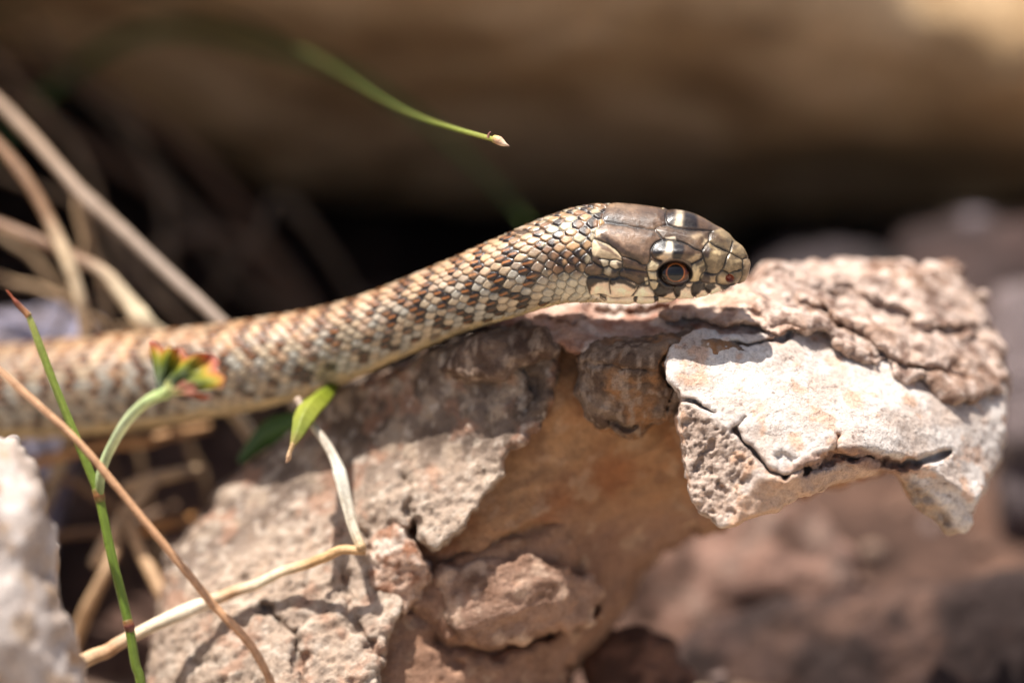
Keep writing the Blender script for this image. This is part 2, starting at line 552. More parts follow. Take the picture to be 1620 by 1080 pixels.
def small_rock(name, label, poly, d, bulge, thick, base, specks, seed, mat=MAT_BACK, h=8, top=None, amp=((70, 14), (25, 5)), warp=8, group=None, rnd=25, ctrl=None):
    p = np.asarray(poly, float); c = p.mean(0)
    if ctrl is None:
        ctrl = [(x, y, d + bulge * (0.35 if y > c[1] else 1.0)) for x, y in poly] + [(c[0], c[1], d), (c[0], (c[1] + p[:, 1].max()) / 2, d - bulge * .15)]
    o = rock_part(name, mat, None, base, specks, poly=poly, ctrl=ctrl, thick=thick, h=h, rnd=rnd, amp=amp, seed=seed, warp=warp)
    return tag(o, label, 'stone', group)


small_rock('stone', 'grey lavender stone half hidden behind the snake among dry stems', [(-190, 560), (-120, 505), (20, 498), (90, 488), (160, 520), (130, 640), (50, 1020), (-190, 1020)], 760, 120, 250,
           (150, 146, 164), (((100, 92, 96), 60, 0.1, 0.2),), 31)
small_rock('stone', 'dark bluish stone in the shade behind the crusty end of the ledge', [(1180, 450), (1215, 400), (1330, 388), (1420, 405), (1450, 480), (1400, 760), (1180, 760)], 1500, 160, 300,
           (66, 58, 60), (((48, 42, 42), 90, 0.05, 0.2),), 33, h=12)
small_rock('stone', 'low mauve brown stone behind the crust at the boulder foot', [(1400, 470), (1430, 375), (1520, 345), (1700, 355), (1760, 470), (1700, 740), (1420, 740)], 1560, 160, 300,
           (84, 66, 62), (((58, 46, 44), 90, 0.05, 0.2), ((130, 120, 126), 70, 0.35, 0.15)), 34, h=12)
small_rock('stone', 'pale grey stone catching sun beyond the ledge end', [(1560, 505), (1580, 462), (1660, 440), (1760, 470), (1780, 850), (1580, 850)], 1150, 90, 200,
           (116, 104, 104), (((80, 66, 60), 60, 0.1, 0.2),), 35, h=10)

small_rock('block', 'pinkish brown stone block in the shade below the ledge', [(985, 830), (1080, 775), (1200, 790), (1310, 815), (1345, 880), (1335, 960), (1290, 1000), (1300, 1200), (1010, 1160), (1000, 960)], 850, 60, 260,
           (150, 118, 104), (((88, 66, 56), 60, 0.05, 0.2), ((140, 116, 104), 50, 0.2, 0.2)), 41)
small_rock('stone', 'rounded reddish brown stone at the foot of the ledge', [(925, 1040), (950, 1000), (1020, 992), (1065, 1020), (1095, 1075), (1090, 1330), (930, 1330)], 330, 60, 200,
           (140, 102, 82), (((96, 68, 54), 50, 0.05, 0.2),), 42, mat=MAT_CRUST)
small_rock('stone', 'flat stone with the shade under the ledge put into its dark colour', [(1060, 1030), (1120, 985), (1250, 950), (1420, 930), (1640, 905), (1800, 915), (1800, 1220), (1060, 1250)], 640, 80, 200,
           (72, 54, 48), (((50, 38, 35), 80, 0.0, 0.25), ((92, 70, 60), 120, 0.2, 0.2)), 43)  # dark colour stands in for shade that the sun does not cast here
for _o in bpy.data.objects:
    if _o.name == 'block': _o.name = 'stone_block'; _o['category'] = 'stone'

# foreground pale boulder
def after_white(c, V, N):
    x, y = V[:, 0], V[:, 1]
    n = fbm(V, 45, 4, 71)
    m = sstep(0.02, 0.25, n) * sstep(850, 930, y) * 0.6
    return c * (1 - m[:, None]) + lin((176, 146, 112)) * m[:, None]


rock_part('pale_rock', MAT_WHITE, None, (200, 189, 181), (((172, 156, 144), 80, 0.1, 0.25), ((170, 140, 112), 40, 0.38, 0.15)), after_white,
          poly=[(-420, 760), (-200, 690), (-40, 682), (14, 694), (48, 735), (78, 805), (95, 890), (100, 970), (120, 1030), (128, 1110), (150, 1500), (-420, 1500)],
          ctrl=[(-420, 760, -300), (-200, 690, -240), (-40, 690, -250), (40, 740, -280), (90, 900, -300), (120, 1080, -320), (150, 1500, -360), (-60, 800, -400), (-60, 950, -450), (-60, 1450, -500), (30, 1000, -420), (-420, 1450, -500)],
          thick=260, h=6, rnd=30, amp=((110, 18), (36, 4), (12, 1.2)), seed=51, warp=10)
tag(bpy.data.objects['pale_rock'], 'pale whitish rock with tan stains beside the green stalk', 'rock')
# rock the hind part of the snake lies on
rock_part('support_rock', MAT_BACK, None, (120, 98, 82), (((84, 66, 54), 90, 0.05, 0.2),),
          poly=[(-900, 700), (-420, 712), (-150, 716), (-40, 722), (20, 800), (40, 1120), (-900, 1120)],
          ctrl=[(-900, 700, 620), (-150, 716, 600), (20, 800, 620), (40, 1120, 560), (-900, 1120, 560), (-300, 850, 570)],
          thick=360, h=12, rnd=30, amp=((90, 10), (30, 5)), seed=53, warp=6)
tag(bpy.data.objects['support_rock'], 'brown rock hidden under the hind part of the snake', 'rock')

# ------------------------------------------------------------------ the ledge the snake lies on
ledge = thing('ledge_rock', 'weathered rock ledge with white slab and brown crust under the snake', 'rock', Vector(P(800, float(ground_py(250)), 250).tolist()))


def after_slab(c, V, N):
    x, y = V[:, 0], V[:, 1]
    # rough broken end, warmer underside of the chip, brown crack
    c = dab(c, x, y, [(1066, 630), (1100, 640), (1150, 680), (1200, 725), (1185, 760), (1160, 800), (1140, 840), (1100, 820), (1080, 760)], (188, 164, 146), 10, 0.8)
    c = dab(c, x, y, [(1165, 800), (1200, 758), (1260, 748), (1345, 735), (1440, 745), (1440, 775), (1300, 800), (1220, 830), (1130, 860)], (196, 160, 132), 8, 0.8)
    c = dab(c, x, y, [(1230, 745), (1290, 715), (1350, 705), (1430, 728), (1480, 738), (1420, 752), (1340, 735), (1270, 745)], (140, 98, 74), 6, 0.75)
    c = dab(c, x, y, [(1420, 755), (1450, 760), (1490, 800), (1520, 845), (1490, 850), (1440, 800)], (164, 138, 112), 8, 0.8)
    n = fbm(V, 7, 3, 79); m = (sstep(0.15, 0.45, n) * (1 - sstep(-8, 8, poly_sd(x, y, [(1066, 630), (1100, 640), (1150, 680), (1200, 725), (1185, 760), (1160, 800), (1140, 840), (1100, 820), (1080, 760)]))))[:, None] * 0.6
    c = c * (1 - m) + lin((104, 84, 70)) * m
    n = fbm(V, 30, 5, 77); m = sstep(0.18, 0.42, n)[:, None] * 0.55
    c = c * (1 - m) + lin((206, 158, 122)) * m
    n = fbm(V, 9, 4, 78); m = sstep(0.42, 0.6, n)[:, None] * 0.7
    return c * (1 - m) + lin((112, 86, 72)) * m


rock_part('slab', MAT_ROCK, ledge, (220, 211, 203), (((200, 184, 172), 50, 0.1, 0.3),), after_slab,
          poly=[(1052, 575), (1065, 545), (1100, 524), (1150, 527), (1200, 530), (1290, 500), (1420, 520), (1540, 560), (1588, 610), (1592, 680), (1570, 745), (1548, 795), (1530, 835), (1502, 842),
                (1470, 812), (1438, 785), (1420, 752), (1400, 745), (1320, 765), (1262, 785), (1215, 808), (1170, 832), (1138, 835), (1108, 812), (1092, 765), (1078, 715), (1070, 665), (1076, 630), (1058, 605)],
          ctrl=[(1055, 590, 8), (1075, 545, 40), (1120, 530, 58), (1180, 560, 54), (1150, 600, 12), (1100, 620, -8), (1085, 650, -24), (1200, 650, -22), (1290, 690, -22), (1190, 712, -48),
                (1340, 690, -2), (1300, 600, 70), (1250, 545, 100), (1400, 600, 130), (1420, 700, 50), (1500, 620, 190), (1580, 650, 235), (1560, 730, 190), (1500, 720, 110), (1440, 750, 50), (1480, 790, 50), (1520, 830, 60),
                (1420, 530, 250), (1540, 570, 290), (1300, 510, 190), (1240, 745, -62), (1290, 722, -40), (1140, 780, -100), (1075, 740, -70), (1250, 800, -90), (1340, 760, -50)],
          planes=[[(1075, 640, -20), (1190, 714, -48), (1075, 740, -28), (1105, 815, -48), (1160, 825, -76)],
                  [(1190, 725, -62), (1240, 752, -66), (1165, 826, -78), (1222, 802, -46), (1350, 704, -8), (1330, 748, 8), (1420, 745, 66), (1500, 735, 78), (1250, 690, -85), (1320, 670, -55), (1400, 690, 5), (1480, 690, 50)],
                  [(1425, 752, 44), (1440, 790, 66), (1500, 835, 84), (1480, 780, 62), (1535, 800, 74), (1380, 760, -40), (1300, 750, -200), (1200, 700, -300), (1200, 830, -300), (1350, 690, -150)]],
          thick=150, h=3.0, rnd=7,
          cracks=[([(1076, 632), (1110, 640), (1130, 655)], 3.0, 26), ([(1160, 682), (1190, 712), (1215, 742), (1240, 752)], 5.0, 34), ([(1240, 752), (1275, 738), (1318, 712), (1325, 690)], 3.2, 22),
                  ([(1275, 745), (1320, 722), (1365, 722), (1430, 738), (1500, 714)], 5.5, 40), ([(1130, 540), (1180, 548), (1230, 540), (1250, 528)], 4.0, 30), ([(1165, 680), (1180, 660)], 2.0, 10), ([(1100, 745), (1115, 725), (1130, 700)], 6, 12), ([(1135, 765), (1150, 780)], 6, 12)],
          steps=[([(1225, 722), (1240, 712), (1262, 722), (1250, 742), (1232, 740)], 10, 5)],
          rough=[([(1072, 640), (1100, 645), (1155, 685), (1192, 722), (1185, 765), (1165, 812), (1130, 826), (1100, 805), (1082, 745)], 9, 6.5), ([(1425, 755), (1450, 762), (1500, 815), (1512, 840), (1480, 825), (1440, 790)], 15, 7.0),
                 ([(1240, 745), (1300, 715), (1360, 708), (1440, 730), (1420, 745), (1330, 742), (1270, 750)], 14, 7.0)],
          amp=((70, 6), (24, 2.6), (10, 1.3), (5, 0.9)), seed=61, warp=5, ridge=(20, 1.2), aniso=(22, 1.8))


def after_crust(c, V, N):
    n = fbm(V, 14, 4, 91); m = sstep(0.0, 0.35, n)[:, None] * 0.8
    c = c * (1 - m) + lin((224, 204, 190)) * m
    n = fbm(V, 22, 4, 92); m = sstep(0.15, 0.4, n)[:, None] * 0.75
    return c * (1 - m) + lin((112, 84, 70)) * m


rock_part('crust', MAT_CRUST, ledge, (190, 168, 154), (((150, 122, 104), 60, 0.1, 0.25),), after_crust,
          poly=[(1165, 455), (1195, 432), (1235, 418), (1300, 424), (1400, 416), (1475, 408), (1510, 425), (1545, 470), (1572, 520), (1588, 585), (1582, 618), (1540, 632), (1490, 622), (1440, 600),
                (1400, 575), (1345, 562), (1325, 535), (1285, 520), (1240, 515), (1195, 500)],
          ctrl=[(1195, 500, 120), (1285, 520, 110), (1345, 562, 115), (1440, 600, 140), (1540, 632, 190), (1585, 600, 260), (1400, 540, 170), (1300, 480, 190), (1195, 440, 230), (1300, 424, 340), (1475, 410, 400), (1560, 500, 360), (1480, 520, 240), (1400, 460, 290), (1235, 470, 170)],
          thick=120, h=4.0, rnd=12,
          cracks=[([(1255, 470), (1300, 500), (1350, 520), (1400, 560)], 8, 40), ([(1330, 450), (1400, 490), (1470, 520), (1550, 530)], 7, 34), ([(1380, 560), (1450, 580), (1530, 600)], 7, 36), ([(1220, 440), (1290, 455), (1340, 470)], 6, 28)],
          amp=((70, 12), (26, 9), (11, 4.0), (6, 1.6)), seed=63, warp=11, ridge=(30, 7), aniso=(24, 2.6))

rock_part('crust_plate', MAT_CRUST, ledge, (196, 164, 144), (((160, 124, 104), 30, 0.1, 0.25), ((220, 196, 178), 24, 0.15, 0.25)), None,
          poly=[(1045, 500), (1060, 482), (1110, 468), (1180, 458), (1235, 470), (1280, 500), (1270, 522), (1235, 528), (1205, 512), (1150, 508), (1095, 505)],
          ctrl=[(1045, 500, 105), (1150, 508, 88), (1235, 528, 92), (1280, 505, 120), (1180, 480, 120), (1110, 468, 190), (1235, 470, 190)],
          thick=60, h=3.6, rnd=8, cracks=[([(1120, 490), (1180, 492), (1230, 500)], 4, 18)], amp=((40, 6), (16, 5), (7, 2.5)), seed=64, warp=7, ridge=(20, 4))

rock_part('back_plate', MAT_CRUST, ledge, (188, 158, 142), (((156, 116, 98), 40, 0.1, 0.25), ((212, 196, 184), 36, 0.12, 0.2)), None,
          poly=[(770, 515), (800, 492), (850, 484), (930, 470), (1050, 465), (1160, 455), (1220, 500), (1240, 545), (1150, 550), (1050, 560), (960, 562), (900, 556), (860, 548), (820, 530)],
          ctrl=[(770, 515, 130), (900, 556, 95), (1050, 556, 70), (1150, 545, 70), (1240, 540, 120), (900, 520, 120), (1050, 520, 112), (1150, 515, 118), (900, 490, 190), (1050, 480, 220), (1160, 465, 250), (800, 495, 190)],
          thick=120, h=4.0, rnd=12, cracks=[([(840, 505), (900, 512), (940, 500)], 5, 20), ([(930, 486), (1000, 492), (1075, 489)], 8, 46)], amp=((50, 6), (20, 4), (8, 2)), seed=65, warp=8)  # crack under the jaw added to stand for the head's shadow


def after_knob(c, V, N):
    n = fbm(V * np.array([1, .35, 1]), 10, 4, 93); m = sstep(0.0, 0.35, n)[:, None] * 0.7
    return c * (1 - m) + lin((168, 148, 130)) * m


rock_part('knob', MAT_ROCK, ledge, (128, 108, 92), (((96, 76, 62), 34, 0.08, 0.25), ((160, 118, 82), 44, 0.25, 0.2)), after_knob,
          poly=[(914, 560), (930, 540), (962, 530), (1010, 534), (1045, 526), (1085, 522), (1130, 528), (1190, 548), (1195, 562), (1120, 600), (1085, 640), (1072, 664), (1030, 672), (1012, 690), (992, 694), (980, 684), (950, 682), (922, 662), (912, 620)],
          ctrl=[(914, 600, 80), (935, 550, 66), (1000, 545, 46), (1060, 545, 34), (1110, 540, 44), (1190, 555, 62), (1030, 600, 44), (960, 620, 58), (1040, 650, 70), (980, 680, 84), (1090, 600, 44), (1000, 532, 90), (1090, 524, 90)],
          thick=110, h=3.4, rnd=18, cracks=[([(1058, 548), (1046, 572), (1050, 592), (1062, 610)], 6, 34), ([(1068, 620), (1055, 650), (1048, 662)], 2.5, 16), ([(965, 670), (985, 668), (1000, 674)], 5, 20), ([(920, 578), (980, 580), (1040, 588)], 4, 8)],
          amp=((50, 6), (18, 4), (8, 2.2), (4.5, 1.2)), seed=66, warp=6, ridge=(14, 1.8))

rock_part('rear_knob', MAT_ROCK, ledge, (118, 98, 84), (((90, 70, 58), 34, 0.08, 0.25),), after_knob,
          poly=[(690, 580), (720, 548), (780, 520), (830, 510), (862, 518), (880, 540), (885, 552), (870, 566), (820, 576), (800, 600), (740, 610)],
          ctrl=[(690, 580, 150), (780, 530, 105), (860, 530, 92), (880, 552, 96), (820, 570, 98), (740, 600, 120), (780, 570, 105), (830, 512, 140)],
          thick=110, h=4, rnd=18, amp=((50, 6), (18, 4), (8, 2)), seed=67, warp=6)


def after_core(c, V, N):
    x, y = V[:, 0], V[:, 1]
    c = dab(c, x, y, [(230, 1440), (250, 1000), (330, 900), (440, 830), (560, 770), (640, 738), (830, 700), (800, 900), (640, 1000), (600, 1440)], (184, 164, 146), 34, 0.8)  # sunlit lower face painted paler, bounded by the snake's cast shadow
    n = fbm(V, 40, 5, 95); m = sstep(0.1, 0.36, n)[:, None] * 0.55
    c = c * (1 - m) + lin((168, 126, 102)) * m
    n = fbm(V, 11, 4, 96); m = sstep(0.18, 0.42, n)[:, None] * 0.6
    c = c * (1 - m) + lin((78, 64, 54)) * m
    n = fbm(V, 14, 4, 94); m = sstep(0.15, 0.4, n)[:, None] * 0.5
    return c * (1 - m) + lin((214, 200, 184)) * m


rock_part('core', MAT_ROCK, ledge, (126, 110, 98), (((104, 88, 76), 60, 0.08, 0.25), ((164, 146, 128), 34, 0.2, 0.2)), after_core,
          poly=[(190, 1420), (215, 1230), (235, 1080), (255, 960), (270, 880), (330, 810), (380, 755), (440, 700), (480, 655), (540, 618), (620, 590), (700, 552), (780, 520), (850, 520), (880, 556), (874, 620), (858, 678),
                (812, 714), (790, 760), (745, 815), (706, 864), (686, 876), (664, 860), (650, 824), (632, 850), (622, 905), (634, 960), (610, 1020), (596, 1100), (620, 1420)],
          ctrl=[(235, 1080, 230), (215, 1230, 190), (190, 1420, 140), (620, 1420, 80), (270, 880, 320), (380, 755, 380), (480, 655, 350), (620, 590, 262), (700, 552, 190), (800, 530, 140), (880, 556, 130),
                (400, 900, 240), (350, 1040, 160), (500, 1000, 130), (520, 850, 220), (560, 760, 250), (600, 660, 262), (700, 640, 190), (780, 600, 145), (860, 640, 120), (812, 714, 118), (700, 740, 170), (690, 872, 104), (650, 820, 140), (620, 900, 150),
                (630, 970, 120), (600, 1100, 70), (480, 1200, 60)],
          thick=240, h=4.4, rnd=12,
          cracks=[([(540, 900), (560, 980), (600, 1040)], 8, 20), ([(420, 960), (470, 1010), (480, 1080)], 8, 22), ([(640, 760), (652, 800), (650, 830)], 8, 26), ([(560, 830), (590, 860), (600, 900), (622, 930)], 7, 22), ([(820, 560), (850, 600), (840, 660)], 6, 14)],
          rough=[([(330, 920), (640, 745), (800, 720), (700, 870), (620, 900), (600, 1420), (240, 1420), (250, 1000)], 13, 4.5)],
          amp=((110, 12), (44, 6), (16, 3), (8, 1.8)), seed=68, warp=9, ridge=(30, 3), aniso=(-38, 1.7))


def after_recess(c, V, N):
    x, y = V[:, 0], V[:, 1]
    c = dab(c, x, y, [(640, 880), (760, 870), (930, 820), (1130, 790), (1100, 1440), (560, 1440), (600, 980)], (158, 124, 104), 40, 0.85)
    c = dab(c, x, y, [(760, 760), (840, 690), (880, 600), (930, 680), (1080, 690), (900, 740), (800, 800)], (196, 156, 116), 24, 0.45)
    n = fbm(V, 50, 5, 98); m = sstep(0.15, 0.42, n)[:, None] * 0.5
    c = c * (1 - m) + lin((134, 100, 78)) * m
    n = fbm(V, 26, 4, 99); m = sstep(0.2, 0.45, n)[:, None] * 0.4
    return c * (1 - m) + lin((206, 176, 146)) * m


rock_part('recess', MAT_ROCK, ledge, (178, 136, 100), (((160, 110, 76), 80, 0.08, 0.25),), after_recess,
          poly=[(560, 1420), (560, 760), (700, 570), (860, 530), (960, 520), (1100, 540), (1250, 560), (1450, 600), (1560, 640), (1540, 720), (1420, 735), (1300, 770), (1220, 800), (1120, 830), (1050, 870), (990, 930), (960, 1000), (900, 1060), (880, 1230), (870, 1420)],
          ctrl=[(560, 760, 330), (700, 570, 260), (880, 530, 200), (1000, 560, 190), (1250, 570, 220), (1540, 650, 330), (870, 640, 176), (800, 740, 196), (700, 880, 176), (760, 820, 176), (960, 700, 214), (1060, 720, 228), (1200, 740, 226), (1400, 720, 250),
                (900, 800, 206), (1050, 800, 270), (800, 900, 170), (900, 900, 220), (980, 900, 300), (640, 940, 170), (760, 1000, 180), (860, 1050, 250), (720, 1120, 150), (880, 1220, 190), (640, 1100, 130), (640, 1400, 120), (870, 1400, 190)],
          thick=220, h=5.0, rnd=20,
          cracks=[([(690, 1010), (760, 1030), (860, 1010), (940, 960)], 10, 40), ([(660, 890), (720, 885), (800, 850), (880, 830)], 8, 20), ([(650, 960), (690, 1000), (720, 1060)], 8, 26)],
          amp=((110, 12), (44, 6), (16, 2.6), (8, 1.2)), seed=72, warp=9, ridge=(46, 4), aniso=(-30, 2.2))

rock_part('lower_lump', MAT_CRUST, ledge, (164, 132, 112), (((126, 96, 78), 44, 0.05, 0.25), ((200, 172, 150), 36, 0.22, 0.2)), None,
          poly=[(690, 930), (700, 895), (760, 880), (830, 890), (900, 900), (945, 925), (948, 970), (920, 995), (850, 1005), (800, 1025), (750, 1018), (710, 980)],
          ctrl=[(690, 930, 150), (760, 885, 150), (900, 905, 175), (945, 950, 200), (850, 1005, 172), (750, 1010, 146), (800, 950, 132), (880, 955, 150), (740, 950, 132)],
          thick=150, h=4.4, rnd=10, amp=((60, 8), (24, 5), (10, 2)), seed=70, warp=13, ridge=(30, 4), aniso=(-20, 2.2))

rock_part('rubble_patch', MAT_ROCK, ledge, (190, 160, 140), (((150, 108, 84), 24, 0.05, 0.25), ((214, 196, 180), 24, 0.15, 0.2)), None,
          poly=[(585, 880), (600, 838), (640, 820), (660, 860), (680, 905), (672, 950), (640, 975), (610, 950), (590, 920)],
          ctrl=[(590, 900, 160), (640, 830, 150), (675, 920, 145), (640, 970, 140), (630, 890, 134)],
          thick=90, h=4, rnd=14, amp=((40, 9), (18, 6), (8, 2)), seed=73, warp=9, ridge=(22, 5))

# ------------------------------------------------------------------ the snake
OUT = [  # (top edge px), (bottom edge px), depth of the centre, roll, width/height, superellipse power
    ((-2100, 1010), (-2100, 1016), 1300, 25, 1.0, 2.0), ((-1500, 820), (-1500, 870), 1250, 25, 1.0, 2.0), ((-900, 640), (-900, 740), 1120, 25, 1.0, 2.0), ((-450, 580), (-450, 708), 930, 27, 1.0, 2.0),
    ((-150, 556), (-148, 704), 750, 28, 1.0, 2.1), ((-10, 547), (-8, 698), 650, 30, 1.0, 2.1), ((100, 536), (105, 690), 580, 30, 1.0, 2.1), ((200, 527), (210, 680), 510, 30, 1.0, 2.1), ((290, 519), (310, 664), 440, 30, 1.0, 2.1),
    ((395, 505), (415, 646), 370, 30, 1.0, 2.1), ((500, 487), (530, 612), 300, 31, 1.0, 2.1), ((590, 460), (632, 567), 235, 32, 1.0, 2.1), ((690, 419), (735, 525), 165, 34, 1.0, 2.1),
    ((780, 379), (828, 497), 105, 38, 1.05, 2.1), ((830, 357), (866, 486), 82, 41, 1.12, 2.15), ((870, 341), (898, 479), 70, 44, 1.2, 2.2), ((905, 329), (924, 478), 62, 47, 1.26, 2.3),
    ((940, 323), (950, 478), 58, 49, 1.3, 2.45), ((975, 324), (980, 479), 56, 50, 1.3, 2.55), ((1010, 327), (1010, 479), 55, 50, 1.28, 2.6), ((1050, 333), (1047, 478), 53, 50, 1.26, 2.65),
    ((1090, 342), (1084, 475.5), 50, 50, 1.22, 2.65), ((1120, 355), (1112, 471), 47, 49, 1.2, 2.6), ((1145, 371), (1137, 465.5), 44, 48, 1.18, 2.5), ((1164, 387.5), (1157, 458.5), 42, 47, 1.16, 2.4),
    ((1175, 400), (1170, 452), 41, 46, 1.14, 2.3), ((1181.5, 410.5), (1178.5, 446), 40, 46, 1.12, 2.2), ((1184.6, 420), (1183.4, 438.5), 40, 46, 1.1, 2.1), ((1185.8, 428.6), (1185.6, 430.4), 40, 46, 1.1, 2.0)]

NR = 336


def build_snake():
    raw = np.array([[*t, *b, d, e, r, n] for t, b, d, e, r, n in OUT], float)
    cen = (raw[:, :2] + raw[:, 2:4]) / 2
    rows = []
    q = np.vstack([2 * raw[0] - raw[1], raw, 2 * raw[-1] - raw[-2]])
    for i in range(len(raw) - 1):
        a, b, c, d = q[i:i + 4]
        L = np.linalg.norm(cen[i + 1] - cen[i])
        x = cen[i][0]
        step = 30 if x < -300 else 4.0 if x < 380 else 2.6 if x < 580 else 1.5 if x < 820 else 0.95
        n = max(2, int(L / step))
        if i >= len(raw) - 4: n = max(n, 7)
        t = np.linspace(0, 1, n, endpoint=False)[:, None]
        rows.append(0.5 * ((2 * b) + (c - a) * t + (2 * a - 5 * b + 4 * c - d) * t * t + (3 * b - a - 3 * c + d) * t ** 3))
    R = np.vstack(rows + [raw[-1:]])
    n = len(R)
    cx, cy = (R[:, 0] + R[:, 2]) / 2, (R[:, 1] + R[:, 3]) / 2
    k = 1 + R[:, 4] / D
    C = np.stack([(cx - 810) * k, (540 - cy) * k, -R[:, 4]], 1)          # camera frame: right, up, towards the camera
    half = 0.5 * np.hypot(R[:, 0] - R[:, 2], R[:, 1] - R[:, 3]) * k
    nv = np.stack([R[:, 0] - R[:, 2], -(R[:, 1] - R[:, 3]), np.zeros(n)], 1); nv /= np.linalg.norm(nv, axis=1)[:, None]
    T = np.gradient(C, axis=0)
    for _ in range(6):
        T[1:-1] = (T[:-2] + T[1:-1] * 2 + T[2:]) / 4
    T /= np.linalg.norm(T, axis=1)[:, None]
    Nn = nv - (nv * T).sum(1)[:, None] * T; Nn /= np.linalg.norm(Nn, axis=1)[:, None]
    Bv = np.cross(T, Nn)
    Bv *= np.sign(Bv[:, 2])[:, None]
    e = np.radians(R[:, 5]); ratio = R[:, 6]; pw = R[:, 7]
    dors = Nn * np.cos(e)[:, None] + Bv * np.sin(e)[:, None]
    late = -Nn * np.sin(e)[:, None] + Bv * np.cos(e)[:, None]
    phi = np.linspace(-math.pi, math.pi, NR, endpoint=False)            # 0 = dorsal midline, + = side towards the camera
    ex = 2 / pw[:, None]
    tz = np.interp(cx, [800, 960, 1100, 1186], [0.0, 0.20, 0.20, 0.08])[:, None]   # head wider at the lips than at the crown
    v = np.sign(np.cos(phi)) * np.abs(np.cos(phi)) ** ex
    l = ratio[:, None] * np.sign(np.sin(phi)) * np.abs(np.sin(phi)) ** ex * (1 - tz * v)
    up = v * np.cos(e)[:, None] - l * np.sin(e)[:, None]
    mx, mn = up.max(1), up.min(1)
    b = half / ((mx - mn) / 2)
    C = C - Nn * (b * (mx + mn) / 2)[:, None]
    a = b * ratio
    l = l * b[:, None]; v = v * b[:, None]
    V = C[:, None] + dors[:, None] * v[..., None] + late[:, None] * l[..., None]
    # outward normals of the plain loft
    dp = np.roll(V, -1, 1) - np.roll(V, 1, 1); ds = np.gradient(V, axis=0)
    Nrm = np.cross(dp, ds); Nrm /= np.linalg.norm(Nrm, axis=2)[..., None] + 1e-9
    out = V - C[:, None]
    if (Nrm * out).sum() < 0: Nrm = -Nrm
    Nrm[-1] = T[-1]
    kk = 1 - V[..., 2] / D
    PX = 810 + V[..., 0] / kk; PY = 540 - V[..., 1] / kk
    s = np.r_[0, np.cumsum(np.linalg.norm(np.diff(C, axis=0), axis=1))]
    s_head = np.interp(930, cx, s)
    s = s - s_head
    PHI = np.broadcast_to(np.degrees(phi), PX.shape); SS = np.broadcast_to(s[:, None], PX.shape)
    # hidden far side of the head takes the pattern of its mirror point
    vis = Nrm[..., 2] > 0.02
    mir = (-np.arange(NR)) % NR
    hx = np.where(vis | (PHI > 0), PX, PX[:, mir]); hy = np.where(vis | (PHI > 0), PY, PY[:, mir])
    return dict(V=V, N=Nrm, px=hx, py=hy, s=SS, phi=PHI, n=n, cx=cx, T=T, C=C, a=a, dors=dors, late=late)


def Z(pts):
    return [(900 + x / 5.0625, 300 + y / 5.0625) for x, y in pts]


